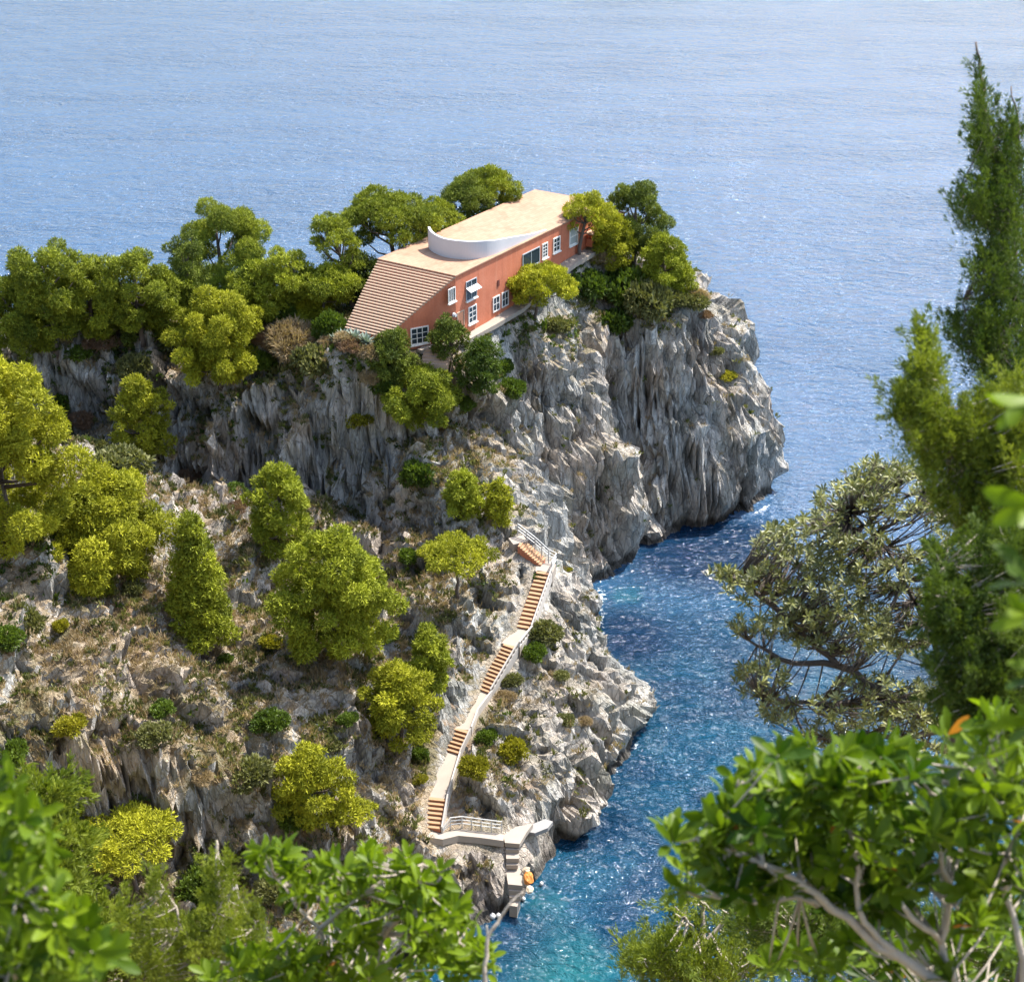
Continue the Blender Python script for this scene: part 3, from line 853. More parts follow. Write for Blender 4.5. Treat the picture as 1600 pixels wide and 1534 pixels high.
# paved path along the villa and its small things
def paved():
    mb = MB()
    pts = [(-4.6, 8.6, 30.2), (-3.0, 9.4, 30.15), (0, 10.9, 30.15), (6, 11.0, 30.25), (11, 11.3, 30.6), (16, 11.4, 31.9), (22, 11.4, 32.7), (31, 11.5, 33.0), (36, 11.5, 33.0)]
    vs = []
    for s, w_, z in pts:
        wi = 10.02 if s > -1 else (8.2 if s > -5 else 6.9)
        vs += [HS(s, wi, z), HS(s, w_ + .2, z), HS(s, w_ + .2, z - .5), HS(s, wi, z - .5)]
    fs = []
    for i in range(len(pts) - 1):
        for k in range(4):
            k2 = (k + 1) % 4; fs.append([i * 4 + k, i * 4 + k2, i * 4 + 4 + k2, i * 4 + 4 + k])
    fs += [[0, 3, 2, 1], [len(pts) * 4 - 4, len(pts) * 4 - 3, len(pts) * 4 - 2, len(pts) * 4 - 1]]
    mb.add(vs, fs)
    tag(mb.build('path', M['concrete']), kind='structure')
paved()

def garden_steps(name, px, py, n, wid, direction, label, z):
    p = Wz(px, py, z); d = np.array(direction, float); d /= np.linalg.norm(d); s_ = np.array([-d[1], d[0], 0])
    r = empty(name, tuple(p), label, 'steps')
    for i in range(n):
        mb = MB(); mb.box(d * .42 * i - s_ * wid / 2 + np.array([0, 0, -.22 * i - .8]), d * .46, s_ * wid, (0, 0, .88)); mb.build('step', M['tread'], r)
garden_steps('garden_steps', 684, 546, 5, 2.8, -HU * .9 + HW * .4, 'pale orange garden steps going down from the villa corner', 30.1)
garden_steps('garden_steps', 716, 581, 3, 2.2, -HU * .5 + HW * 1, 'short flight of pale steps below the dark pine', 27.3)

def curved_garden_wall():
    mb = MB(); c0 = Wz(822, 452, 31.2)
    prev = None
    for i in range(13):
        a = R(200 + i * 14); p = c0 + np.array([math.cos(a) * 2.1, math.sin(a) * 1.5, 0])
        if prev is not None:
            d = p - prev; n_ = np.cross(d, [0, 0, 1]); n_ = n_ / np.linalg.norm(n_) * .22
            mb.box(prev + np.array([0, 0, -1.6]), d * 1.04, n_, (0, 0, 2.0))
        prev = p
    tag(mb.build('garden_wall', M['concrete']), 'low curved pale wall behind the leaning pine by the villa', 'wall')
curved_garden_wall()

def outdoor_stove():
    p = Wz(924, 384, 33.2); r = empty('outdoor_stove', tuple(p), 'small red brick outdoor oven with cream hood at the villa far corner', 'oven')
    b = MB(); b.box(-HU * .5 - HW * .4, HU * 1.0, HW * .8, (0, 0, .9)); b.box(-HU * .35 - HW * .3 + np.array([0, 0, .9]), HU * .7, HW * .12, (0, 0, .6)); b.box(-HU * .35 + HW * .2 + np.array([0, 0, .9]), HU * .7, HW * .12, (0, 0, .6)); b.build('oven_body', M['wall'], r)
    b = MB(); b.box(-HU * .6 - HW * .5 + np.array([0, 0, 1.5]), HU * 1.2, HW * 1.0, (0, 0, .2)); b.build('hood', M['tread'], r)
    b = MB(); b.box(-HU * .25 + HW * .402 + np.array([0, 0, .15]), HU * .5, HW * .02, (0, 0, .45)); b.build('oven_mouth', M['glass'], r)
outdoor_stove()

# ------------------------------------------------------------------ cliff stairway
def side(a, b):
    d = b - a; d[2] = 0; d /= np.linalg.norm(d); return d, np.array([d[1], -d[0], 0])   # along, right-hand side

def stairway():
    base = ST['base']
    root = empty('cliff_stairway', tuple(base), 'long stairway of terracotta steps with white parapet running down the rock ridge', 'stairway')
    O = np.array(base)
    def flight(a, b, n, wid, skew=0.0):
        d, r = side(a.copy(), b.copy()); r2 = r
        run = np.linalg.norm((b - a)[:2]) / n; rise = (b[2] - a[2]) / n
        mb = MB(); rb = MB()
        for i in range(n):
            p = a + d * run * i - O; p[2] = a[2] + rise * (i + 1) - O[2]
            mb.box(p - r2 * wid / 2 + np.array([0, 0, -.10]), d * (run + .03) , r2 * wid, (0, 0, .10))
            rb.box(p - r2 * (wid / 2 - .01) + d * .05 + np.array([0, 0, -.8]), d * (run - .02), r2 * (wid - .02), (0, 0, .699))
        fo = mb.build('flight', M['cotto'], root); rb.build('riser', M['riser'], fo)
    def slab(pts, wids, name='ramp', mat='concrete', th=1.5):
        mb = MB(); vs = []; n = len(pts)
        for i, p in enumerate(pts):
            d, r = side(pts[max(i - 1, 0)].copy(), pts[min(i + 1, n - 1)].copy())
            w2 = wids[i] / 2; q = p - O
            vs += [q - r * w2, q + r * w2, q + r * w2 - [0, 0, th], q - r * w2 - [0, 0, th]]
        fs = []
        for i in range(n - 1):
            for k in range(4):
                k2 = (k + 1) % 4; fs.append([i * 4 + k, i * 4 + 4 + k, i * 4 + 4 + k2, i * 4 + k2])
        fs += [[0, 1, 2, 3], [n * 4 - 4, n * 4 - 1, n * 4 - 2, n * 4 - 3]]
        mb.add(vs, fs); return mb.build(name, M[mat], root)
    def parapet(pts, offs, h=.42, th=.12):
        mb = MB()
        for a, b in zip(pts[:-1], pts[1:]):
            d, r = side(a.copy(), b.copy())
            mb.box(a - O + r * offs + np.array([0, 0, -1.0]), (b - a), r * th, (0, 0, 1.0 + h))
        mb.build('parapet', M['old_white'], root)
    def lattice(a, b, offs, h=.66):
        """pierced white parapet: posts and two rails"""
        d, r = side(a.copy(), b.copy()); mb = MB(); L_ = b - a; n = int(np.linalg.norm(L_) / .55)
        o = a - O + r * offs
        mb.box(o + np.array([0, 0, h - .14]), L_, r * .13, (0, 0, .12)); mb.box(o + np.array([0, 0, -.9]), L_, r * .13, (0, 0, 1.02))
        for i in range(n + 1):
            mb.box(o + L_ * (i / n) * .985 + np.array([0, 0, .1]), d * .17, r * .11, (0, 0, h - .2))
        mb.build('parapet', M['old_white'], root)
    W1 = 1.35
    flight(ST['base'], ST['f4'], 7, 1.45)
    slab([ST['f4'], Wz(694, 1212, 7.75), ST['f3a']], [1.5, 1.9, 1.5])
    flight(ST['f3a'], ST['f3b'], 6, 1.4)
    slab([ST['f3b'], Wz(733, 1110, 9.5), ST['f2a']], [1.4, 1.75, 1.35])
    flight(ST['f2a'], ST['f2b'], 13, W1)
    slab([ST['f2b'], ST['f1a']], [1.9, 1.7], 'landing')
    flight(ST['f1a'], ST['f1b'], 14, W1)
    slab([ST['f1b'] , Wz(853, 880, 15.3)], [1.7, 2.0], 'landing')
    flight(Wz(849, 879, 15.3), ST['top'], 10, 1.5)
    slab([ST['top'], Wz(806, 838, 17.3)], [1.5, 1.6], 'landing')
    parapet([ST['base'], ST['f4'], Wz(694, 1212, 7.75), ST['f3a'], ST['f3b'], Wz(733, 1110, 9.5), ST['f2a']], .78)
    lattice(ST['f2a'], ST['f2b'], .72); lattice(ST['f2b'], ST['f1a'], .80); lattice(ST['f1a'], ST['f1b'], .72)
    # three-rail handrail round the turn
    rl = [Wz(862, 893, 15.3), Wz(869, 880, 15.3), Wz(857, 874, 15.5), Wz(836, 855, 16.6), Wz(809, 834, 17.5)]
    mb = MB()
    for k in (.42, .78, 1.12):
        mb.tube([p - O + np.array([0, 0, k]) for p in rl], .055, 5)
    for p in rl + [(rl[2] + rl[3]) / 2, (rl[3] + rl[4]) / 2]:
        mb.tube([p - O + np.array([0, 0, -.5]), p - O + np.array([0, 0, 1.15])], .055, 5)
    mb.build('handrail', M['rail'], root)
    # rubble curb on the inner side
    return root
stairway()

def ledge_path():
    pts = [Wz(668, 1302, 5.95), Wz(690, 1306, 5.75), Wz(715, 1300, 5.6), Wz(750, 1303, 5.3), Wz(787, 1308, 5.0)]
    O = pts[0]; root = empty('ledge_walk', tuple(O), 'white ledge walkway with three rail white handrail at the foot of the stairway', 'walkway')
    mb = MB(); vs = []; n = len(pts)
    for i, p in enumerate(pts):
        d, r = side(pts[max(i - 1, 0)].copy(), pts[min(i + 1, n - 1)].copy())
        q = p - O; w2 = .42
        vs += [q - r * w2, q + r * w2, q + r * (w2 + .1) - [0, 0, .6], q - r * (w2 + .1) - [0, 0, .6]]
    fs = []
    for i in range(n - 1):
        for k in range(4):
            k2 = (k + 1) % 4; fs.append([i * 4 + k, i * 4 + 4 + k, i * 4 + 4 + k2, i * 4 + k2])
    fs += [[0, 1, 2, 3], [n * 4 - 4, n * 4 - 1, n * 4 - 2, n * 4 - 3]]
    mb.add(vs, fs); mb.build('deck', M['concrete'], root)
    mb = MB(); rp = [Wz(692, 1300, 5.8), Wz(704, 1293, 5.8), Wz(722, 1291, 5.65), Wz(752, 1295, 5.4), Wz(784, 1299, 5.1)]
    for k in (.35, .72, 1.08): mb.tube([p - O + np.array([0, 0, k * (0.4 if i == 0 else 1)]) for i, p in enumerate(rp)], .05, 5)
    for p in rp[1:] + [(rp[2] + rp[3]) / 2, (rp[3] + rp[4]) / 2]: mb.tube([p - O - np.array([0, 0, .6]), p - O + np.array([0, 0, 1.1])], .05, 5)
    mb.build('handrail', M['rail'], root)
ledge_path()

def landing():
    O = Wz(800, 1310, 4.6)
    root = empty('landing_steps', tuple(O), 'pale concrete steps going down the rock to the water with dark risers', 'steps')
    def plat(pxs, z, th=.45, mat='concrete', name='platform'):
        v = [Wz(a, b, z) - O for a, b in pxs]; n = len(v)
        vs = v + [p - [0, 0, th] for p in v]; mb = MB()
        fs = [list(range(n))[::-1], [n + i for i in range(n)]] + [[i, (i + 1) % n, n + (i + 1) % n, n + i] for i in range(n)]
        mb.add(vs, fs); return mb.build(name, M[mat], root)
    plat([(786, 1303), (806, 1291), (833, 1286), (822, 1301), (812, 1318), (789, 1316)], 4.75)
    plat([(829, 1288), (852, 1279), (864, 1283), (856, 1293), (836, 1301), (824, 1299)], 4.25, .4, mat='concrete_g')
    plat([(790, 1316), (812, 1318), (811, 1327), (790, 1327)], 4.2, name='step')
    plat([(790, 1326.5), (811, 1325), (811, 1341), (791, 1341)], 3.8, name='step')
    plat([(791, 1341), (811, 1339), (809, 1351), (791, 1351)], 3.3, name='step')
    plat([(791, 1351), (809, 1351), (815, 1362), (816, 1383), (794, 1381), (791, 1364)], 2.7)
    plat([(794, 1381.5), (815, 1383), (815, 1392), (795, 1391)], 2.2, name='step')
    plat([(795, 1391), (815, 1392), (813, 1401), (796, 1401)], 1.75, name='step')
    plat([(796, 1401), (813, 1401), (808, 1416), (796, 1414)], 1.3, 1.2, name='step')
landing()

def small_things():
    # a heap of orange and cream canvas on the lower platform
    p = Wz(825, 1375, 2.6); r = empty('canvas_bundle', tuple(p), 'orange and cream canvas bundle on the rock beside the lowest steps', 'canvas')
    def lump(sz, seed, mat, nm, offp):
        n1, n2 = 9, 14; vs = []; fs = []
        for i in range(n1):
            a = math.pi * i / (n1 - 1)
            for j in range(n2):
                b = 2 * math.pi * j / n2
                vs.append([math.sin(a) * math.cos(b), math.sin(a) * math.sin(b), math.cos(a)])
        vs = np.array(vs); vs *= (1 + .35 * fbm(vs, (1.4, 1.4, 1.4), seed, 2))[:, None]
        vs = vs * np.array(sz) + np.array(offp)
        for i in range(n1 - 1):
            for j in range(n2):
                fs.append([i * n2 + j, (i + 1) * n2 + j, (i + 1) * n2 + (j + 1) % n2, i * n2 + (j + 1) % n2])
        return mesh_np(nm, vs, fs, M[mat], r)
    lump((.42, .62, .42), 3, 'orange', 'orange_canvas', (0, 0, .3)); lump((.36, .34, .28), 9, 'cream', 'cream_canvas', (-.15, .85, .35)); lump((.34, .4, .22), 14, 'cream', 'cream_canvas', (.15, -1.1, .0))
    def ball(px, py, rad, label, group=None, z=.2):
        c = Wz(px, py, z); o = empty('mooring_buoy', tuple(c), label, 'buoy', group)
        n1, n2 = 9, 14; vs = []; fs = []
        for i in range(n1):
            a = math.pi * i / (n1 - 1)
            for j in range(n2):
                b = 2 * math.pi * j / n2; vs.append([rad * math.sin(a) * math.cos(b), rad * math.sin(a) * math.sin(b), rad * 1.08 * math.cos(a)])
        for i in range(n1 - 1):
            for j in range(n2): fs.append([i * n2 + j, (i + 1) * n2 + j, (i + 1) * n2 + (j + 1) % n2, i * n2 + (j + 1) % n2])
        mesh_np('float', vs, fs, M['buoy'], o, smooth=True)
        mb = MB(); mb.tube([(0, 0, rad * .95), (0, 0, rad * 1.35)], rad * .22, 8); mb.build('neck', M['buoy'], o)
    g = 'white mooring buoys under the landing'
    ball(769.5, 1431, .27, 'larger white buoy under the rock, leftmost of the pair', g)
    ball(779, 1430, .22, 'smaller white buoy touching the larger one under the rock', g)
    ball(846, 1380, .17, 'white buoy floating off the rock beside the canvas bundle', g)
    ball(818, 1404, .18, 'white buoy at the bottom of the landing steps', g)
small_things()
# ------------------------------------------------------------------ vegetation
def blades(cen, dirs, length, width, rng, n=3, spread=.7, jit=.25, hue=None, droop=0.0, face=None):
    """n narrow leaf blades from every centre, spraying round its direction"""
    k = len(cen)
    c = np.repeat(cen, n, 0); d = np.repeat(dirs, n, 0)
    d = d + rng.normal(size=d.shape) * spread
    d[:, 2] -= droop
    d /= np.linalg.norm(d, axis=1)[:, None] + 1e-9
    L_ = (length * (1 + jit * rng.uniform(-1, 1, len(c))))[:, None] if not hasattr(length, '__len__') else (np.repeat(length, n) * (1 + jit * rng.uniform(-1, 1, len(c))))[:, None]
    fn = rng.normal(size=d.shape) if face is None else np.repeat(face, n, 0) + rng.normal(size=d.shape) * .33
    s = np.cross(d, fn); s /= np.linalg.norm(s, axis=1)[:, None] + 1e-9
    up = np.cross(s, d)
    wd = L_ * width
    a = c; b = c + d * L_ * .55 + s * wd * .5 + up * L_ * .05; t = c + d * L_; e = c + d * L_ * .55 - s * wd * .5 + up * L_ * .05
    co = np.stack([a, b, t, e], 1).reshape(-1, 3)
    F = np.arange(len(co)).reshape(-1, 4)
    h = np.repeat(np.repeat(hue, n) if hue is not None else rng.uniform(0, 1, len(c)), 4)
    h = np.clip(h + np.repeat(rng.uniform(-.1, .1, len(c)), 4), 0, 1)
    return co, F, h

def lump_tufts(lumps, rng, dens, tuft):
    """points and directions on the outside of flattened foliage clouds"""
    C = np.array([l[0] for l in lumps]); Rr = np.array([l[1] for l in lumps])
    pts = []; dr = []; hu = []
    for i in range(len(lumps)):
        rx, ry, rz = Rr[i]
        area = 4 * math.pi * ((rx * ry) ** 1.6 / 3 + 2 * (rx * rz) ** 1.6 / 3) ** (1 / 1.6)
        n = max(8, int(area * dens))
        v = rng.normal(size=(n, 3)); v[:, 2] = np.where(v[:, 2] < 0, v[:, 2] * .75, v[:, 2]); v /= np.linalg.norm(v, axis=1)[:, None]
        bum = 1 + .30 * noise3(v * 3.3 + i * 5.1)
        p = C[i] + v * Rr[i] * (rng.uniform(.72, 1.0, n) * bum)[:, None]
        keep = np.ones(n, bool)
        dd = ((p[:, None, :] - C[None]) / (Rr[None] * .72)); dd = (dd ** 2).sum(2); dd[:, i] = 9
        keep = dd.min(1) > 1
        nn = v / Rr[i] * rx; nn /= np.linalg.norm(nn, axis=1)[:, None]
        pts.append(p[keep]); dr.append((nn + [0, 0, .35])[keep])
        hu.append(np.full(keep.sum(), np.clip(rng.normal(.55, .14), .15, .95)) + rng.uniform(-.22, .22, keep.sum()))
    return np.concatenate(pts), np.concatenate(dr), np.concatenate(hu)

def px_per_m(p):
    v = p - EYE; t = v[1] * CP - v[2] * SP
    return FPX / t

def pine_lumps(style, wd, h, rng):
    L_ = []
    r = wd / 2
    if style == 'umbrella':
        n = 27
        for i in range(n):
            a = i * 2.4 + rng.uniform(-.3, .3); q = math.sqrt((i + .5) / n) * .84
            rr = r * rng.uniform(.17, .28)
            z = h * (1 - .30 * q ** 1.6) - rr * .55 - rng.uniform(0, .12) * h
            L_.append(((r * q * math.cos(a), r * q * math.sin(a), z), (rr, rr, rr * .62)))
        for i in range(9):
            a = rng.uniform(0, 6.28); rr = r * rng.uniform(.14, .24)
            L_.append(((r * .62 * math.cos(a), r * .62 * math.sin(a), h * rng.uniform(.45, .64)), (rr, rr, rr * .5)))
    elif style == 'flat':
        n = 24
        for i in range(n):
            a = i * 2.4 + rng.uniform(-.3, .3); q = math.sqrt((i + .5) / n) * .84
            rr = r * rng.uniform(.17, .27)
            L_.append(((r * q * math.cos(a), r * q * math.sin(a), h * (.92 - .2 * q * q) - rng.uniform(0, .08) * h), (rr, rr, rr * .48)))
    elif style == 'cone':
        n = 40
        for i in range(n):
            t = (i + .5) / n; a = i * 2.4
            rad = r * (1 - t) ** .75 * .72; rr = r * (.20 + .22 * (1 - t)) * rng.uniform(.85, 1.2)
            L_.append(((rad * math.cos(a), rad * math.sin(a), h * (.12 + .82 * t)), (rr, rr, rr * .85)))
    elif style == 'open':
        n = 46
        for i in range(n):
            a = i * 2.4 + rng.uniform(-.5, .5); t = (i + .5) / n
            q = .78 * math.sin(math.pi * (.12 + .76 * t)) ** .8 * rng.uniform(.55, 1.2)
            rr = r * rng.uniform(.12, .25)
            L_.append(((r * q * math.cos(a), r * q * math.sin(a), h * (.20 + .72 * t) + rng.uniform(-.05, .05) * h), (rr, rr, rr * rng.uniform(.6, .95))))
    else:   # full
        n = 58 + int(20 * (wd > 9)); ph = rng.uniform(0, 6.28, 3)
        for i in range(n):
            t = (i + .5) / n; a = i * 2.4 + rng.uniform(-.35, .35)
            lob = 1 + .16 * math.sin(2 * a + ph[0]) + .12 * math.sin(3 * a + ph[1] + 5 * t)
            q = .86 * max(.05, 1 - (2 * t - .80) ** 2 * .80) ** .5 * rng.uniform(.55, 1.12) * lob
            rr = r * rng.uniform(.13, .25)
            L_.append(((r * q * math.cos(a), r * q * math.sin(a), h * (.10 + .80 * t) + rng.uniform(-.05, .05) * h), (rr, rr * rng.uniform(.8, 1.1), rr * rng.uniform(.6, 1.0))))
        for i in range(3):
            L_.append(((rng.uniform(-.3, .3) * r, rng.uniform(-.3, .3) * r, h * rng.uniform(.3, .8)), (r * .34, r * .34, r * .26)))
    return L_

def make_tree(base, wd, h, style, seed, label, mat='pine', lean=(0, 0), dens=19, tuft=.34, name='pine_tree', cat='tree', group=None, flat2=1.0, trunk_r=None, bark='bark'):
    rng = np.random.RandomState(seed)
    root = empty(name, tuple(base), label, cat, group)
    lum = pine_lumps(style, wd, h, rng)
    lx, ly = lean
    def sh(c): f = c[2] / h; return (c[0] + lx * f ** 1.3, c[1] * flat2 + ly * f ** 1.3, c[2])
    lum = [(sh(c), r_) for c, r_ in lum]
    p, d, hu = lump_tufts(lum, rng, dens, tuft)
    d = d / np.linalg.norm(d, axis=1)[:, None]
    co, F, hv = blades(p, d * .6, tuft * 1.12, .22, rng, 5, .60, .35, hu, face=d)
    tr = MB(); R0 = trunk_r or max(.10, .028 * h)
    top = .80 if style in ('full', 'cone', 'open') else .72
    wob = rng.uniform(-.05, .05, (6, 2)) * h * .5
    pts = [np.array([0, 0, -.8])] + [np.array([lx * (k / 5 * top) ** 1.3 + wob[k][0] * (k > 0), ly * (k / 5 * top) ** 1.3 + wob[k][1] * (k > 0), h * top * k / 5]) for k in range(6)]
    tr.tube(pts, [R0 * 1.3, R0 * 1.1, R0, R0 * .85, R0 * .68, R0 * .5, R0 * .25], 7)
    lb = tr
    idx = rng.permutation(len(lum))[:12]
    for k in idx:
        c = np.array(lum[k][0]); zf = max(.16, min(top - .06, (c[2] / h) * .68)); i = min(4, int(zf / top * 5)); f_ = zf / top * 5 - i
        s = pts[i + 1] * (1 - f_) + pts[i + 2] * f_
        mid = (s + c) / 2 + np.array([0, 0, -.05 * h])
        lb.tube([s - (mid - s) * .02, mid, c], [R0 * .42, R0 * .28, R0 * .12], 5)
    tr.build('trunk', M[bark], root, True)
    mesh_np('crown', co, F, M[mat], root, attr={'hue': hv})
    return root

# every pine: centre px, ground px row, crown width px, top px row, style ...
def pine_at(px, py, wpx, top, style, seed, label, mat='pine', lean=(0, 0), base=None, group=None, dens=19, tuft=.34, **k):
    b = hit(px, py)[0] if base is None else base
    s = px_per_m(b)
    wd = wpx / s
    # height so that the crown top reaches the row 'top'
    lo, hi = .5, 30
    for _ in range(30):
        m_ = (lo + hi) / 2; q = b + np.array([0, wd * .18, m_]) - EYE
        t = q[1] * CP - q[2] * SP; v = q[1] * SP + q[2] * CP; row = 767 - FPX * v / t
        if row > top: lo = m_
        else: hi = m_
    return make_tree(b, wd, lo, style, seed, label, mat, lean, dens, tuft, group=group, **k)

G1 = 'Aleppo pines on the headland'
pine_at(22, 850, 215, 520, 'full', 1, 'tallest pine at the left edge of the photo, dense from top to ground', 'pine_y', group=G1)
pine_at(88, 548, 165, 372, 'open', 2, 'broad pine at the left end of the clifftop row', 'pine', group=G1)
pine_at(150, 545, 120, 392, 'open', 41, 'pale green pine with a bare trunk, second from the left on the clifftop', 'pine', group=G1)
pine_at(222, 530, 125, 380, 'open', 3, 'rounded pine in the middle of the clifftop row left of the tallest skyline pine', 'pine', group=G1)
pine_at(352, 482, 165, 312, 'open', 4, 'tallest pine on the left skyline with open upright limbs', 'pine', group=G1)
pine_at(300, 500, 80, 360, 'open', 42, 'slim grey green pine leaning beside the tallest skyline pine', 'pine_d', group=G1)
pine_at(450, 492, 90, 385, 'open', 5, 'small pine between the tallest skyline pine and the villa', 'pine', group=G1)
pine_at(505, 500, 110, 405, 'umbrella', 43, 'spreading pine just left of the outside stairs', 'pine', group=G1, lean=(.6, 0))
pine_at(345, 598, 140, 440, 'full', 6, 'bright yellow green pine bulging over the cliff brow', 'pine_y', group=G1)
pine_at(232, 722, 92, 572, 'full', 7, 'narrow yellowish pine standing in the cliff gully', 'pine_y', group=G1)
pine_at(165, 900, 220, 722, 'full', 8, 'very wide low pine right of the tallest pine at the left edge', 'pine_y', group=G1)
pine_at(318, 1018, 106, 784, 'cone', 9, 'pointed cone shaped pine with its shadow below', 'pine', group=G1)
pine_at(443, 868, 112, 708, 'full', 10, 'pine above and left of the largest round pine', 'pine', group=G1)
pine_at(526, 1022, 178, 812, 'full', 11, 'largest round dense pine in the middle of the slope', 'pine', group=G1)
pine_at(716, 935, 122, 832, 'flat', 12, 'flat cloud shaped pine on rock left of the stairway turn', 'pine_y', group=G1)
pine_at(724, 805, 72, 728, 'full', 13, 'small pine on the pale rock above the flat one, left of a pair', 'pine', group=G1)
pine_at(778, 822, 50, 742, 'full', 14, 'small pine above the top of the stairway, right of a pair', 'pine_y', group=G1)
pine_at(672, 1085, 74, 968, 'full', 15, 'dark sided pine between the big round pine and the stairway', 'pine', group=G1)
pine_at(626, 1160, 122, 1022, 'full', 16, 'bright rounded pine beside the middle of the stairway', 'pine_y', group=G1)
pine_at(485, 1285, 116, 1150, 'full', 17, 'yellow green pine on the lower slope above the foreground leaves', 'pine_y', group=G1)
pine_at(555, 1315, 68, 1242, 'flat', 18, 'little flat yellow pine at the foot of the dark cliff', 'pine_y', group=G1)
pine_at(214, 1400, 152, 1262, 'flat', 19, 'flat topped yellow pine alone at the lower left', 'pine_y', group=G1)
pine_at(655, 655, 130, 560, 'full', 20, 'bushy green pine growing below the red villa corner', 'pine', group=G1)
pine_at(614, 594, 72, 508, 'full', 44, 'small dark pine at the foot of the outside stairs', 'pine_d', group=G1)
pine_at(702, 597, 62, 488, 'umbrella', 21, 'small dark pine with a bare trunk in front of the villa door', 'pine_d', group=G1, dens=24)
pine_at(752, 615, 66, 520, 'full', 22, 'green pine draped on the rock spur below the villa', 'shrub_g', group=G1)
pine_at(835, 500, 112, 402, 'umbrella', 23, 'leaning umbrella pine with a forked trunk before the villa wall', 'pine_y', lean=(1.2, -.5), group=G1, dens=22)
pine_at(905, 402, 80, 290, 'umbrella', 24, 'thin trunked pine in front of the far end of the roof terrace', 'pine_y', lean=(1.3, 0), group=G1, dens=14)
pine_at(990, 418, 125, 276, 'open', 25, 'tall dark pine right of the villa, highest of that clump', 'pine_d', group=G1)
pine_at(955, 420, 70, 322, 'full', 45, 'bright low pine right below the villa end', 'pine_y', group=G1)
pine_at(1035, 455, 85, 355, 'full', 46, 'rounded green pine at the seaward side of the villa clump', 'pine', group=G1)
pine_at(1060, 468, 50, 400, 'full', 47, 'lowest pine of the seaward clump above the cliff edge', 'pine', group=G1)
pine_at(0, 0, 165, 280, 'umbrella', 26, 'wide umbrella pine behind the left side of the white curved wall', 'pine', base=HS(8.5, -3.8, 30.6), lean=(-1.6, 0), group=G1)
pine_at(0, 0, 76, 325, 'umbrella', 27, 'pine leaning out left of the outside stairs behind the villa', 'pine', base=HS(-.5, -3.0, 30.4), lean=(-3.2, 1), group=G1)
pine_at(0, 0, 86, 385, 'full', 48, 'dark low pine hidden behind the upper left corner of the stairs', 'pine_d', base=HS(1.5, -3.2, 30.4), lean=(-1, 0), group=G1)
pine_at(0, 0, 108, 252, 'umbrella', 28, 'highest pine behind the middle of the roof terrace', 'pine', base=HS(26, -3.4, 31), group=G1)
pine_at(0, 0, 90, 268, 'umbrella', 29, 'darker pine joining the two groups behind the roof terrace', 'pine_d', base=HS(22, -3.5, 31), group=G1)
pine_at(0, 0, 80, 300, 'umbrella', 30, 'low pine behind the roof terrace beside the curved wall', 'pine', base=HS(15, -3.0, 31), group=G1)

# shrubs ---------------------------------------------------------------
def shrub_mesh(seed, kind):
    rng = np.random.RandomState(seed)
    L_ = []
    for i in range(9):
        a = i * 2.4; q = math.sqrt(i / 9) * .62; rr = rng.uniform(.26, .42)
        L_.append(((q * math.cos(a), q * math.sin(a), .42 + .22 * (1 - q) + rng.uniform(-.1, .12)), (rr, rr, rr * .8)))
    p, d, hu = lump_tufts(L_, rng, 110, .2)
    return blades(p, d, .19 if kind != 'dry' else .24, .42 if kind != 'dry' else .14, rng, 3 if kind != 'dry' else 4, .6, .35, hu)
_sm = {}
def shrub_proto(mat, v):
    key = (mat, v)
    if key not in _sm:
        kind = 'dry' if mat in ('shrub_t', 'shrub_b') else 'leafy'
        co_, F_, h_ = shrub_mesh(100 + v * 7 + (50 if kind == 'dry' else 0), kind)
        root = empty('shrub'); mesh_np('foliage', co_, F_, M[mat], root, attr={'hue': h_})
        st = MB()
        for k in range(4): st.tube([(0, 0, -.25), (.18 * math.cos(k * 1.6), .18 * math.sin(k * 1.6), .25), (.4 * math.cos(k * 1.6), .4 * math.sin(k * 1.6), .5)], [.035, .025, .01], 5)
        st.build('stem', M['bark'], root)
        _sm[key] = [root, list(root.children), False]
    return _sm[key]
def shrub(px, py, wpx, mat, label, v=0, hz_=1.0, name='shrub'):
    pr = shrub_proto(mat, v)
    if not pr[2]: o = pr[0]; pr[2] = True
    else:
        o = pr[0].copy(); COL.objects.link(o)
        for ch in pr[1]:
            c = ch.copy(); COL.objects.link(c); c.parent = o
    if isinstance(px, tuple):
        p = HS(px[0], px[1], 0); loc = np.array([p[0], p[1], ground_z(p[0], p[1])]); nrm = (0, 0, 1); px = 7.1
    else: loc, nrm = hit(px, py)
    s = wpx / px_per_m(loc) / 1.9
    o.location = tuple(loc + np.array(nrm) * (-.1 * s)); o.scale = (s, s, s * hz_); o.rotation_euler = (0, 0, (px * 7.3 + py) % 6.28)
    tag(o, label, 'shrub', 'shrubs on the headland')
    return o

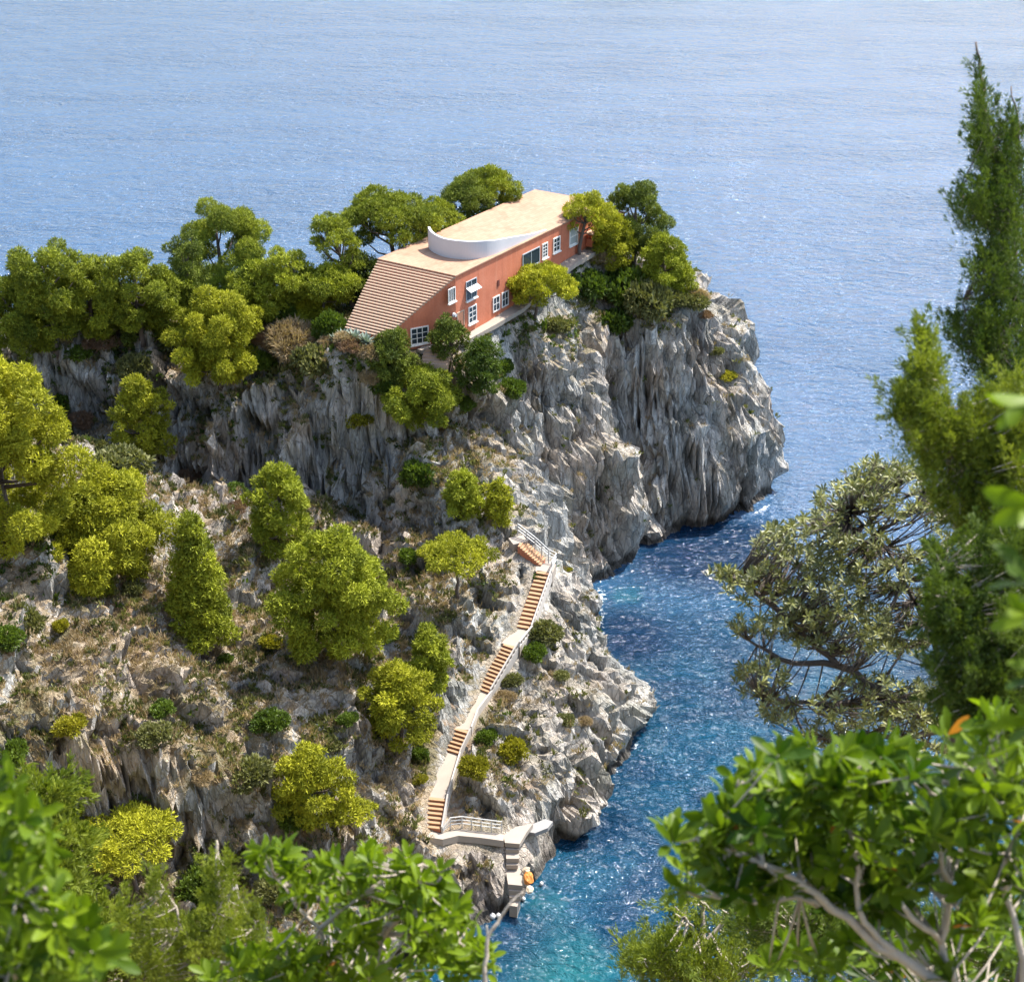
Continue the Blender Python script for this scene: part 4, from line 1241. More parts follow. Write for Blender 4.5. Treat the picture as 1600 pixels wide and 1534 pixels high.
SH = [
 (560, 668, 48, 'shrub_y', 'bright yellow shrub on the rock left of the bushy pine', 0, .9),
 (128, 668, 46, 'shrub_b', 'rust brown dead shrub right of the tallest left pine', 0, 1),
 (100, 640, 50, 'shrub_g', 'dark green shrub hugging the tallest left pine', 1, 1.3),
 (82, 690, 70, 'shrub_g', 'green shrub between the tallest left pine and the brown dead shrub', 2, 1.2),
 (330, 520, 54, 'shrub_b', 'brown shrub under the tallest skyline pine', 1, .9),
 (250, 520, 50, 'shrub_b', 'small brown shrub among the clifftop trunks', 0, .8),
 (155, 545, 60, 'shrub_b', 'rusty low shrub at the brow under the left clifftop pines', 1, .6),
 (120, 562, 48, 'shrub_g', 'green shrub at the brow left end', 0, .8),
 (210, 590, 62, 'shrub_o', 'olive shrub hanging on the brow left of the bright bulging pine', 1, 1.2),
 (270, 545, 60, 'shrub_o', 'olive shrub behind the bright bulging pine', 2, .9),
 (455, 560, 90, 'shrub_t', 'large tan dry shrub left of the pale rock top', 0, 1.1),
 (425, 545, 60, 'shrub_b', 'brown twiggy shrub right of the bright bulging pine', 0, 1.1),
 (492, 590, 76, 'shrub_o', 'olive shrub hanging over the cliff below the tan dry shrub', 0, 1.2),
 (440, 500, 50, 'shrub_g', 'dark green shrub at the feet of the skyline pines', 1, 1),
 ((-9.8, 2.8), 0, 40, 'shrub_t', 'dry shrub right under the lowest stair beside the agaves', 0, .8),
 ((-9.2, 5.9), 0, 46, 'shrub_t', 'straw coloured shrub on the rock brow before the villa corner', 1, 1.0),
 ((-7.2, -1.2), 0, 60, 'shrub_g', 'green shrub at the far left foot of the outside stairs', 2, 1.5),
 ((-8.6, 7.4), 0, 44, 'shrub_g', 'dark green shrub against the villa corner under its lower window', 0, 1.5),
 ((-6.5, 8.8), 0, 34, 'shrub_o', 'low olive shrub under the lower left window of the villa', 1, .9),
 ((-8.4, 6.5), 0, 40, 'shrub_o', 'olive shrub covering the villa corner below the stairs', 1, 1.8),
 (545, 548, 46, 'shrub_b', 'pinkish dry shrub on the pale rock at the foot of the stairs', 1, .8),
 (515, 540, 40, 'shrub_t', 'small tan shrub on the pale rock left of the pinkish one', 1, .8),
 (520, 510, 46, 'shrub_y', 'yellow green shrub behind the agaves', 1, .8),
 (580, 600, 40, 'shrub_t', 'straw coloured tuft spilling down the pale rock', 2, 1.1),
 (600, 620, 50, 'shrub_g', 'dark green shrub left of the bushy pine below the villa', 0, 1.3),
 (785, 590, 44, 'shrub_g', 'green creeper clump on the spur right of the draped pine', 0, 1.3),
 (805, 620, 46, 'shrub_g', 'lowest green creeper clump trailing down the middle face', 1, 1.2),
 (730, 640, 40, 'shrub_g', 'green shrub right of the bushy pine below the villa', 2, 1.0),
 (870, 520, 44, 'shrub_o', 'olive shrub in the dark rock under the leaning umbrella pine', 0, 1.0),
 (890, 450, 46, 'shrub_g', 'dark green shrub at the trunk of the thin pine', 1, .8),
 (862, 430, 36, 'shrub_o', 'grey olive shrub under the villa wall right of the umbrella pine', 2, .8),
 (935, 408, 60, 'shrub_t', 'tan twiggy shrub beside the outdoor oven', 1, .8),
 (925, 470, 70, 'shrub_g', 'dark ivy clump on the left of the shaded brow', 2, 1.3),
 (975, 480, 86, 'shrub_g', 'dark ivy clump in the middle of the shaded brow', 0, 1.3),
 (1015, 500, 80, 'shrub_o', 'olive ivy clump hanging at the right of the shaded brow', 1, 1.4),
 (960, 520, 60, 'shrub_g', 'lowest dark ivy clump hanging on the far cliff', 1, 1.2),
 (1050, 480, 56, 'shrub_o', 'olive shrub at the cliff edge below the seaward pines', 2, .9),
 (1082, 485, 50, 'shrub_o', 'olive shrub next to the tan one on the cliff edge', 0, .9),
 (1085, 472, 44, 'shrub_t', 'tan dry shrub on the cliff edge right of the seaward pines', 2, .9),
 (1102, 498, 28, 'shrub_b', 'pinkish brown shrub on the outermost cliff shoulder', 1, .8),
 (1118, 555, 26, 'shrub_o', 'small olive shrub above the grassy ledge of the far cliff', 1, .9),
 (1134, 592, 40, 'shrub_y', 'grass green cushion on the ledge of the far cliff', 2, .6),
 (848, 1000, 60, 'shrub_o', 'olive shrub right of the upper stairway flight', 0, 1.0),
 (832, 1030, 44, 'shrub_g', 'green shrub on the outer side of the stairway landing', 1, 1.0),
 (800, 1070, 40, 'shrub_o', 'olive shrub outside the parapet by the long flight', 2, .9),
 (790, 1095, 36, 'shrub_t', 'dry tan shrub outside the parapet by the long flight', 1, .9),
 (762, 1160, 38, 'shrub_g', 'green shrub right of the short middle flight', 0, 1.1),
 (742, 1212, 52, 'shrub_y', 'yellow green shrub leaning on the parapet of the lower ramp', 1, 1.1),
 (803, 1182, 52, 'shrub_y', 'yellow green shrub on the rock face right of the lower ramp', 0, 1.2),
 (846, 905, 24, 'shrub_g', 'little green shrub inside the stairway turn', 1, .8),
 (886, 892, 18, 'shrub_y', 'tiny green plant on the ridge outside the stairway turn', 2, .8),
 (876, 1060, 30, 'shrub_o', 'small olive shrub on the point slope', 0, .8),
 (884, 1130, 34, 'shrub_o', 'small olive shrub in the middle of the point slope', 1, .8),
 (915, 1130, 26, 'shrub_t', 'dry tuft on the outer point slope', 1, .8),
 (656, 1185, 34, 'shrub_g', 'dark green shrub left of the short middle flight', 0, 1.0),
 (655, 1222, 26, 'shrub_y', 'tiny yellow shrub left of the lower ramp', 1, .9),
 (45, 990, 52, 'shrub_o', 'dark upright shrub on the tan slope at the left', 0, 1.6),
 (94, 985, 28, 'shrub_y', 'small yellow shrub on the tan slope beside a dark upright one', 1, 1.2),
 (12, 1010, 54, 'shrub_g', 'green shrub at the left edge of the tan slope', 2, 1.2),
 (112, 1145, 56, 'shrub_y', 'olive yellow shrub at the lower edge of the tan slope', 0, .9),
 (25, 1190, 60, 'shrub_g', 'bright green shrub at the left edge above the foreground leaves', 1, 1.2),
 (256, 1112, 44, 'shrub_g', 'green shrub below the shadow of the cone pine', 0, .8),
 (236, 1160, 60, 'shrub_o', 'olive shrub cluster under the pale ledge', 1, .9),
 (390, 1225, 84, 'shrub_o', 'grey green spreading shrub on the lower slope', 2, 1.0),
 (315, 1222, 40, 'shrub_t', 'tan dry shrub on the lower ledge', 0, .9),
 (420, 1135, 62, 'shrub_g', 'dark shrub above the lower yellow green pine', 1, .9),
 (425, 1010, 44, 'shrub_y', 'yellow green shrub left of the largest round pine foot', 2, .8),
 (352, 1035, 26, 'shrub_g', 'small green shrub right of the cone pine foot', 0, 1.0),
 (468, 1285, 76, 'shrub_g', 'dark green shrub at the foot of the lower yellow green pine', 1, 1.0),
 (640, 880, 44, 'shrub_g', 'dark shrub in the gully left of the flat cloud pine', 2, 1.0),
 (655, 765, 66, 'shrub_g', 'dark green shrub in the shaded recess left of the small pine pair', 0, 1.3),
 (190, 740, 100, 'shrub_o', 'wide grey olive shrub behind the very wide low pine', 1, .8),
 (150, 712, 56, 'shrub_o', 'olive shrub below the rust brown dead shrub', 2, .9),
 (300, 752, 50, 'shrub_b', 'brown shrub at the foot of the shaded left cliff', 0, .8),
 (372, 800, 36, 'shrub_b', 'small rusty shrub left of the pine above the round one', 1, .9),
 (365, 770, 40, 'shrub_g', 'green shrub in the shade under the left cliff', 0, .8),
 (410, 580, 50, 'shrub_g', 'dark green shrub under the bright bulging pine', 2, 1.2),
 (235, 690, 50, 'shrub_g', 'dark shrub under the narrow yellowish pine', 1, 1.0),
 (595, 1090, 40, 'shrub_b', 'reddish shrub on orange earth left of the bright rounded pine', 1, .8),
 (600, 1000, 46, 'shrub_g', 'green shrub at the right foot of the largest round pine', 1, 1.0),
 (210, 930, 44, 'shrub_o', 'dark olive shrub in the shade of the very wide pine', 0, 1.0),
 (90, 1230, 70, 'shrub_o', 'olive shrub on the lower left cliff above the foreground', 2, .9),
 (120, 1330, 90, 'shrub_y', 'yellow shrub left of the flat topped yellow pine', 1, 1.2),
 (60, 1290, 90, 'shrub_g', 'green shrub at the lower left cliff behind the blurred leaves', 0, 1.2),
 (330, 1400, 90, 'shrub_g', 'green shrub below the flat topped pine', 0, 1.1),
 (430, 1400, 70, 'shrub_o', 'olive shrub on the low rocks right of the flat topped pine', 1, 1.0),
 (515, 1170, 40, 'shrub_o', 'olive shrub right of the lower yellow green pine top', 2, .9),
 (545, 1130, 36, 'shrub_g', 'dark shrub on the grey rock above the lower pine', 0, .9),
]
for a in SH: shrub(*a)

# agaves along the foot of the outside stairs
def agave(px, py, wpx, label, seed, loc=None):
    rng = np.random.RandomState(seed); s = wpx / px_per_m(loc)
    r = empty('agave', tuple(loc), label, 'agave', 'agaves at the foot of the outside stairs')
    vs = []; fs = []
    for i in range(26):
        a = i * 2.4; el = .25 + 1.1 * (i / 26); d = np.array([math.cos(a) * math.cos(el), math.sin(a) * math.cos(el), math.sin(el)]); sd = np.array([-math.sin(a), math.cos(a), 0]); L_ = s * .55 * rng.uniform(.8, 1.1)
        b = len(vs); w_ = .09 * s
        vs += [d * .02 - sd * w_ * .5, d * .02 + sd * w_ * .5, d * L_ * .5 + sd * w_ * .7, d * L_ + [0, 0, -.05 * s], d * L_ * .5 - sd * w_ * .7, d * L_ * .45 - [0, 0, .05 * s]]
        fs += [[b, b + 5, b + 2, b + 1], [b, b + 4, b + 5], [b + 5, b + 4, b + 3], [b + 5, b + 3, b + 2]]
        fs[-4] = [b, b + 1, b + 2, b + 5]
    mesh_np('leaves', vs, fs, M['agave'], r, attr={'hue': rng.uniform(0, 1, len(vs))})
def agave_w(s_, w_, wpx, label, seed):
    p = HS(s_, w_, 0); z = ground_z(p[0], p[1]); agave(0, 0, wpx, label, seed, np.array([p[0], p[1], z]))
agave_w(-8.7, .7, 36, 'grey green agave at the left foot of the outside stairs', 1)
agave_w(-9.0, 2.1, 40, 'grey green agave second from the left below the lowest stair', 2)
agave_w(-9.0, 3.5, 42, 'grey green agave third from the left below the lowest stair', 3)
agave_w(-8.9, 4.9, 38, 'grey green agave nearest the villa corner below the stairs', 4)

# ground cover: dry grass and low scrub scattered over the slopes
pine_at(40, 560, 120, 420, 'full', 61, 'low pine at the far left behind the tallest left pine', 'pine', group=G1)
pine_at(260, 520, 110, 410, 'full', 62, 'full low pine in front of the tallest skyline pine', 'pine', group=G1)
pine_at(185, 545, 100, 430, 'full', 63, 'low pine filling the clifftop row under the rounded pine', 'pine_d', group=G1)
pine_at(405, 505, 100, 400, 'full', 64, 'low full pine at the foot of the skyline pines nearest the villa', 'pine', group=G1)
pine_at(480, 505, 90, 440, 'full', 65, 'low bright pine between the clifftop row and the agaves', 'pine_y', group=G1)

def ground_cover():
    rng = np.random.RandomState(5)
    me = head.data
    n = len(me.polygons)
    cen = np.empty(n * 3, np.float32); nor = np.empty(n * 3, np.float32); ar = np.empty(n, np.float32)
    me.polygons.foreach_get('center', cen); me.polygons.foreach_get('normal', nor); me.polygons.foreach_get('area', ar)
    cen = cen.reshape(-1, 3).astype(float); nor = nor.reshape(-1, 3)
    v = cen - EYE; t = v[:, 1] * CP - v[:, 2] * SP
    px = 800 + FPX * v[:, 0] / t; py = 767 - FPX * (v[:, 1] * SP + v[:, 2] * CP) / t
    vis = (px > -120) & (px < 1700) & (py < 1700) & (cen[:, 2] > 2.5)
    vis &= ((-v * nor).sum(1) > 0) | (nor[:, 2] > .5)
    for line in (stair_line, path_line, low_line, LAND): vis &= dist_line(cen[:, 0], cen[:, 1], line) > 1.6
    hp = np.array([f[:2] for f in gnd]); vis &= ~in_poly(cen[:, 0], cen[:, 1], hp)
    nz = nor[:, 2]; ns = fbm(cen, (.12, .12, .12), 3, 3); ns2 = fbm(cen, (.35, .35, .35), 8, 2)
    left = np.clip((4 - cen[:, 0]) / 10, .12, 1); plateau = np.clip((cen[:, 2] - 24) / 3, 0, 1)
    for nm, mat, w_, dens, ln, wd, nb, lab in (
        ('dry_grass', 'shrub_t', np.clip((nz - .42) * 2.2 + .4 * ns, 0, 1) * left * (1 - .6 * plateau), 4.2, .42, .12, 4, 'dry straw coloured grass over the slope and ledges'),
        ('green_scrub', 'shrub_o', np.clip((nz - .3) * 1.5 + 1.4 * ns2 - .32, 0, 1) * np.clip(left + plateau, 0, 1), 5.6, .36, .34, 4, 'low olive scrub in patches over the rock and slope'),
        ('brow_scrub', 'shrub_g', np.clip(.9 * ns2 - .22 + .5 * plateau + .2 * nz, 0, 1) * np.clip(plateau + .45 * left, 0, 1), 2.6, .34, .42, 4, 'dark green scrub along the clifftop and in cracks')):
        pr = w_ * ar * dens * vis
        k = rng.poisson(pr); idx = np.repeat(np.arange(n), k)
        c = cen[idx] + rng.normal(size=(len(idx), 3)) * [.25, .25, .03]
        dr = nor[idx] * .4 + [0, 0, .9]
        hue = np.clip(.5 + .35 * ns[idx] + rng.uniform(-.3, .3, len(idx)), 0, 1)
        size = ln * rng.uniform(.6, 1.5, len(idx))
        # each clump is a small heap of blades
        m_ = 4; c2 = np.repeat(c, m_, 0) + rng.normal(size=(len(c) * m_, 3)) * [.17, .17, .08]; d2 = np.repeat(dr, m_, 0); 
        co_, F_, h_ = blades(c2, d2, np.repeat(size, m_), wd, rng, nb, .5, .3, np.repeat(hue, m_))
        print(nm, len(F_))
        tag(mesh_np(nm, co_, F_, M[mat], attr={'hue': h_}), lab, 'ground cover', kind='stuff')
ground_cover()
# ------------------------------------------------------------------ plants near the viewpoint
def leaf_cards(base, dirn, up, length, width, rng, curl=.18, hue=None):
    """broad leaves: eight small triangles each, folded along the midrib and bent"""
    n = len(base)
    d = dirn / (np.linalg.norm(dirn, axis=1)[:, None] + 1e-9)
    s = np.cross(d, up); s /= np.linalg.norm(s, axis=1)[:, None] + 1e-9
    u = np.cross(s, d)
    L_ = length[:, None]; W_ = (length * width)[:, None]
    def pt(t, sw, k): return base + d * L_ * t + s * W_ * sw + u * L_ * (k - curl * t * t)
    vs = np.stack([pt(0, 0, 0), pt(.32, -.30, .05), pt(.32, 0, 0), pt(.32, .30, .05), pt(.70, -.46, .07), pt(.70, 0, 0), pt(.70, .46, .07), pt(.90, -.27, .03), pt(.90, .27, .03), pt(1, 0, -.01)], 1)
    T = np.array([[0, 2, 1], [0, 3, 2], [1, 2, 5], [1, 5, 4], [2, 3, 6], [2, 6, 5], [4, 5, 7], [5, 6, 8], [7, 5, 9], [5, 8, 9]])
    F = (np.arange(n)[:, None, None] * 10 + T[None]).reshape(-1, 3)
    hue = rng.uniform(0, 1, n) if hue is None else hue
    return vs.reshape(-1, 3), F, np.repeat(hue, 10)

def whorls(cen, axis, nl, ln, wd, rng, curl=.18, open_=(.35, 1.25)):
    k = len(cen)
    c = np.repeat(cen, nl, 0); ax = np.repeat(axis, nl, 0); ax /= np.linalg.norm(ax, axis=1)[:, None]
    a = np.tile(np.arange(nl) * 2.4, k) + np.repeat(rng.uniform(0, 6.28, k), nl)
    e1 = np.cross(ax, [.31, .17, .93]); e1 /= np.linalg.norm(e1, axis=1)[:, None]; e2 = np.cross(ax, e1)
    op = np.tile(np.linspace(open_[0], open_[1], nl), k) + rng.normal(size=k * nl) * .14
    rad = np.cos(a)[:, None] * e1 + np.sin(a)[:, None] * e2
    d = ax * np.cos(op)[:, None] + rad * np.sin(op)[:, None]
    up = ax * np.sin(op)[:, None] - rad * np.cos(op)[:, None] + 1e-3
    L_ = ln * rng.uniform(.65, 1.15, k * nl)
    hue = np.clip(np.repeat(rng.normal(.5, .2, k), nl) + rng.normal(size=k * nl) * .12, 0, 1)
    back = np.tile(np.linspace(0, .35, nl), k)[:, None] * ln
    return leaf_cards(c - ax * back, d, up, L_, wd, rng, curl, hue)

def sample_blobs(blobs, rng, mul=1.0):
    """blobs: (px, py, rx, ry, depth, depth spread, count) -> world points"""
    out = []
    for px, py, rx, ry, t, dt, n in blobs:
        n = int(n * mul)
        r = np.sqrt(rng.uniform(0, 1, n)); a = rng.uniform(0, 6.28, n)
        for x, y, z in zip(px + rx * r * np.cos(a), py + ry * r * np.sin(a), t + rng.uniform(-dt, dt, n)): out.append(Wd(x, y, z))
    return np.array(out)

def ground_under(x, y):
    return 88.3 - (1.46 - .75 * min(1, max(0, (-x - 40) / 60))) * max(y, 0) - (.15 * y if y < 0 else 0)

def plant(name, label, cat, limbs, tips, mat_b, build_leaves, rad=.02, twig=.004, root_xy=None, extra=None):
    """limbs: polylines of (px, py, depth); the first point of the first is carried down to the hillside"""
    lw = [[Wd(*p) for p in l] for l in limbs]
    r0 = lw[0][0]; rx, ry = root_xy if root_xy else (r0[0], r0[1])
    gz = ground_under(rx, ry) - .3
    root = empty(name, (rx, ry, gz), label, cat)
    O = np.array([rx, ry, gz]); mb = MB()
    mb.tube([O - O, (r0 - O) * [.3, .3, .55], r0 - O], [rad * 1.7, rad * 1.4, rad], 7)
    pts = []
    rr = random.Random(len(label))
    for li, l in enumerate(lw):
        if li and np.linalg.norm(l[0] - r0) > 1e-6:
            # join to the closest earlier point
            c = min(pts, key=lambda q: np.linalg.norm(q - l[0])); l = [c] + l
        dense = []
        for a, b in zip(l[:-1], l[1:]):
            for k in range(4):
                p = a + (b - a) * k / 4; j = np.linalg.norm(b - a) * .045
                dense.append(p + np.array([rr.uniform(-j, j) for _ in range(3)]) * (k > 0))
        dense.append(l[-1]); m_ = len(dense); r_ = rad * (1 if li == 0 else .62)
        mb.tube([p - O for p in dense], [max(twig * 1.5, r_ * (1 - .8 * i / m_)) for i in range(m_)], 7)
        pts += dense
    PA = np.array(pts)
    for tp in tips:
        dd = np.linalg.norm(PA - tp, axis=1); c = PA[dd.argmin()]
        if dd.min() > twig * 2:
            mid = (c + tp) / 2 - np.array([0, 0, .06 * dd.min()])
            mb.tube([c - O, mid - O, tp - O], [twig * 1.6, twig * 1.2, twig * .7], 4)
    mb.build('branch', M[mat_b], root, True)
    build_leaves(root, tips - O)
    return root

def broad_leaves(mat, nl, ln, wd, seed, up=(0, -.25, .9), spr=.6, rust=0.0, name='foliage', curl=.18):
    def f(root, tips):
        rng = np.random.RandomState(seed)
        ax = np.array(up) + rng.normal(size=(len(tips), 3)) * spr
        co_, F_, h_ = whorls(tips, ax, nl, ln, wd, rng, curl)
        wl = rng.uniform(0, 1, len(h_) // 10) < rust; h_ = np.where(np.repeat(wl, 10), 2.0, h_)
        mesh_np(name, co_, F_, M[mat], root, smooth=True, attr={'hue': h_})
    return f

def feather_leaves(mat, seed, ln=.30, needle=.022, dens=70, up=(-.1, -.1, 1), spr=.35, width=.14, lat=.17):
    """juniper and pine sprays: a plume of short needles along every twig"""
    def f(root, tips):
        rng = np.random.RandomState(seed)
        C = []; D = []; H = []
        for tp in tips:
            ax = np.array(up) + rng.normal(size=3) * spr; ax /= np.linalg.norm(ax); h0 = rng.normal(.5, .2)
            L_ = ln * rng.uniform(.5, 1.2); n = int(dens * L_ / ln)
            t = rng.uniform(0, 1, n); side = rng.normal(size=(n, 3)) * (lat * L_ * (1 - .82 * t))[:, None]
            C.append(tp + ax * (t * L_ - L_ * .3)[:, None] + side); dd = ax[None] * 1.0 + side / (L_ * lat + 1e-6) * .55
            D.append(dd); H.append(np.clip(h0 + rng.normal(size=n) * .12, 0, 1))
        co_, F_, h_ = blades(np.concatenate(C), np.concatenate(D), needle, width, rng, 4, .38, .3, np.concatenate(H))
        mesh_np('foliage', co_, F_, M[mat], root, attr={'hue': h_})
    return f

rng = np.random.RandomState(77)
# broad leaved shrub, lower right
lim = [[(1560, 1700, 3.5), (1500, 1560, 3.45), (1400, 1490, 3.4), (1300, 1420, 3.35), (1190, 1350, 3.25), (1090, 1310, 3.2)],
       [(1500, 1560, 3.45), (1470, 1470, 3.4), (1485, 1380, 3.35), (1460, 1300, 3.3), (1500, 1200, 3.3)],
       [(1400, 1490, 3.4), (1350, 1440, 3.35), (1335, 1330, 3.3), (1300, 1220, 3.3)],
       [(1470, 1470, 3.4), (1415, 1420, 3.3), (1400, 1400, 3.3)],
       [(1300, 1420, 3.35), (1250, 1400, 3.5), (1180, 1410, 3.5), (1090, 1400, 3.4)],
       [(1560, 1700, 3.5), (1600, 1500, 3.3), (1570, 1400, 3.3), (1590, 1250, 3.2)],
       [(1190, 1350, 3.25), (1180, 1280, 3.3), (1150, 1230, 3.3)]]
tips = sample_blobs([(1190, 1245, 70, 55, 3.3, .25, 16), (1100, 1300, 62, 30, 3.2, .15, 9), (1270, 1215, 75, 60, 3.3, .3, 20), (1360, 1240, 80, 85, 3.4, .3, 24),
                     (1480, 1230, 80, 90, 3.4, .35, 26), (1570, 1200, 50, 80, 3.2, .3, 18), (1260, 1310, 120, 50, 3.5, .3, 26), (1140, 1375, 90, 32, 3.4, .2, 14),
                     (1420, 1350, 120, 50, 3.5, .3, 22), (1560, 1370, 60, 90, 3.4, .3, 20), (1340, 1400, 90, 30, 3.6, .3, 12), (1500, 1500, 120, 50, 3.7, .3, 14), (1300, 1500, 110, 40, 3.9, .3, 10)], rng, 1.45)
plant('broadleaf_shrub', 'out of focus bright green broad leaved shrub with pale forked branches in the lower right', 'shrub', lim, tips, 'pale_bark',
      broad_leaves('broad', 9, .068, .40, 1, rust=.004, spr=.75), rad=.018, twig=.0022)
# overhanging leaves at the right edge, very near
lim = [[(1720, 1500, 1.9), (1680, 1100, 1.8), (1665, 800, 1.8), (1640, 640, 1.8)], [(1665, 900, 1.8), (1630, 800, 1.75)], [(1680, 1100, 1.8), (1630, 960, 1.8)]]
tips = np.array([Wd(1612, 628, 1.8), Wd(1640, 690, 1.9), Wd(1618, 790, 1.8), Wd(1612, 905, 1.8), Wd(1606, 960, 1.85), Wd(1630, 1050, 1.8), Wd(1620, 1130, 1.8)])
plant('broadleaf_branch', 'very blurred green leaves of a branch cut by the right edge halfway up', 'shrub', lim, tips, 'pale_bark',
      broad_leaves('broad', 7, .062, .42, 2, up=(-.5, 0, .5), spr=.4), rad=.012, twig=.002)
# broad leaved shrub, lower left corner
lim = [[(-60, 1750, 2.7), (0, 1560, 2.7), (60, 1420, 2.65), (40, 1280, 2.6)], [(0, 1560, 2.7), (110, 1480, 2.7), (150, 1420, 2.7)], [(60, 1420, 2.65), (10, 1330, 2.6), (0, 1230, 2.6)]]
tips = sample_blobs([(10, 1250, 60, 32, 2.6, .15, 10), (60, 1300, 40, 35, 2.6, .15, 6), (20, 1370, 80, 50, 2.6, .2, 16), (70, 1450, 80, 60, 2.7, .2, 22), (110, 1500, 70, 40, 2.7, .2, 14), (20, 1500, 60, 40, 2.7, .2, 14)], rng, 1.4)
plant('broadleaf_shrub', 'blurred broad leaved green shrub filling the lower left corner', 'shrub', lim, tips, 'pale_bark',
      broad_leaves('broad', 8, .056, .42, 3, spr=.8), rad=.014, twig=.002)
# broad leaved shrub, bottom centre
lim = [[(560, 1720, 4.3), (560, 1560, 4.3), (600, 1460, 4.2), (650, 1400, 4.1), (660, 1350, 4.1)], [(560, 1560, 4.3), (500, 1450, 4.2), (430, 1370, 4.2)],
       [(600, 1460, 4.2), (690, 1450, 4.1), (740, 1490, 4.1)], [(560, 1560, 4.3), (400, 1530, 4.3), (330, 1500, 4.3)], [(500, 1450, 4.2), (560, 1400, 4.2)]]
tips = sample_blobs([(430, 1350, 42, 24, 4.2, .2, 13), (495, 1380, 52, 34, 4.2, .25, 16), (600, 1365, 50, 44, 4.2, .25, 18), (655, 1395, 48, 48, 4.2, .25, 20), (690, 1450, 48, 48, 4.1, .25, 20),
                     (725, 1500, 40, 34, 4.1, .2, 14), (560, 1440, 60, 34, 4.3, .3, 14), (620, 1500, 90, 34, 4.3, .3, 14), (460, 1500, 100, 36, 4.3, .3, 20), (360, 1515, 70, 26, 4.3, .2, 14), (500, 1530, 120, 20, 4.2, .2, 14)], rng, 1.4)
plant('broadleaf_shrub', 'broad leaved green shrub with a few orange leaves at the bottom left of centre', 'shrub', lim, tips, 'pale_bark',
      broad_leaves('broad', 9, .058, .40, 4, rust=.004, spr=.75), rad=.018, twig=.0025)
# grey green tree, right middle
lim = [[(1700, 1500, 10), (1590, 1260, 10), (1480, 1140, 10), (1390, 1085, 10), (1310, 1040, 10), (1250, 985, 10), (1190, 930, 10)],
       [(1480, 1140, 10), (1460, 1000, 10), (1400, 880, 10), (1330, 800, 10)], [(1590, 1260, 10), (1570, 1000, 10.3), (1500, 830, 10.2), (1430, 740, 10.2)],
       [(1390, 1085, 10), (1280, 1100, 9.8), (1190, 1090, 9.7)], [(1310, 1040, 10), (1220, 1030, 10), (1170, 1000, 10)], [(1250, 985, 10), (1150, 905, 10), (1110, 893, 10)], [(1480, 1140, 10), (1380, 1150, 9.9), (1260, 1150, 9.8)]]
tips = sample_blobs([(1128, 898, 22, 10, 10, .2, 9), (1180, 915, 46, 30, 10, .5, 26), (1215, 860, 40, 38, 10, .5, 28), (1270, 850, 52, 46, 10, .7, 44), (1330, 800, 60, 56, 10.1, .7, 56), (1355, 745, 36, 28, 10.1, .4, 24),
                     (1420, 765, 72, 48, 10.2, .8, 56), (1290, 930, 66, 44, 10, .7, 50), (1370, 880, 66, 44, 10, .7, 46), (1240, 980, 60, 30, 10, .6, 30), (1330, 985, 66, 44, 10, .7, 46), (1410, 970, 60, 60, 10.1, .7, 44),
                     (1500, 860, 70, 90, 10.3, .8, 60), (1160, 980, 22, 16, 10, .2, 7), (1190, 1060, 44, 32, 9.8, .4, 22), (1215, 1110, 34, 26, 9.8, .4, 16), (1370, 1100, 100, 44, 9.9, .6, 60), (1290, 1145, 44, 24, 9.8, .4, 16), (1460, 1120, 70, 60, 10, .6, 44), (1545, 1000, 60, 90, 10.2, .6, 40)], rng, 2.3)
plant('pittosporum_tree', 'grey green tree with whorled leathery leaves reaching over the cove from the right', 'tree', lim, tips, 'dark_bark',
      broad_leaves('grey', 10, .058, .27, 5, up=(-.15, -.2, .9), spr=.5, curl=.12), rad=.05, twig=.004)
# tall juniper at the right edge
lim = [[(1680, 1100, 6.2), (1640, 800, 6.2), (1600, 500, 6.2), (1575, 330, 6.2), (1545, 210, 6.2), (1532, 120, 6.2), (1525, 66, 6.2)], [(1600, 500, 6.2), (1550, 520, 6.1), (1512, 500, 6.1), (1505, 468, 6.1)],
       [(1575, 330, 6.2), (1530, 330, 6.1), (1500, 290, 6.1)], [(1640, 800, 6.2), (1620, 500, 6.3), (1592, 200, 6.3), (1580, 135, 6.3)]]
tips = sample_blobs([(1536, 215, 16, 40, 6.2, .2, 26), (1552, 275, 22, 30, 6.2, .2, 20), (1585, 235, 22, 50, 6.2, .2, 24), (1522, 330, 26, 22, 6.1, .2, 20), (1560, 340, 40, 30, 6.2, .3, 34), (1575, 300, 30, 24, 6.2, .2, 16), (1560, 430, 40, 34, 6.2, .3, 34),
                     (1590, 400, 26, 70, 6.2, .3, 34), (1580, 620, 30, 50, 6.1, .3, 34), (1560, 480, 40, 40, 6.2, .3, 30), (1520, 520, 34, 34, 6.1, .2, 26), (1560, 550, 44, 36, 6.2, .3, 34), (1598, 520, 30, 60, 6.2, .3, 26), (1532, 150, 5, 26, 6.2, .05, 6), (1532, 575, 22, 18, 6.1, .2, 12)], rng, 1.25)
plant('juniper_tree', 'tall dark green juniper with a thin leader at the upper right edge', 'tree', lim, tips, 'bark',
      feather_leaves('juniper', 6, .19, .020, 62, up=(-.3, 0, 1), spr=.32, width=.15, lat=.11), rad=.018, twig=.0016)
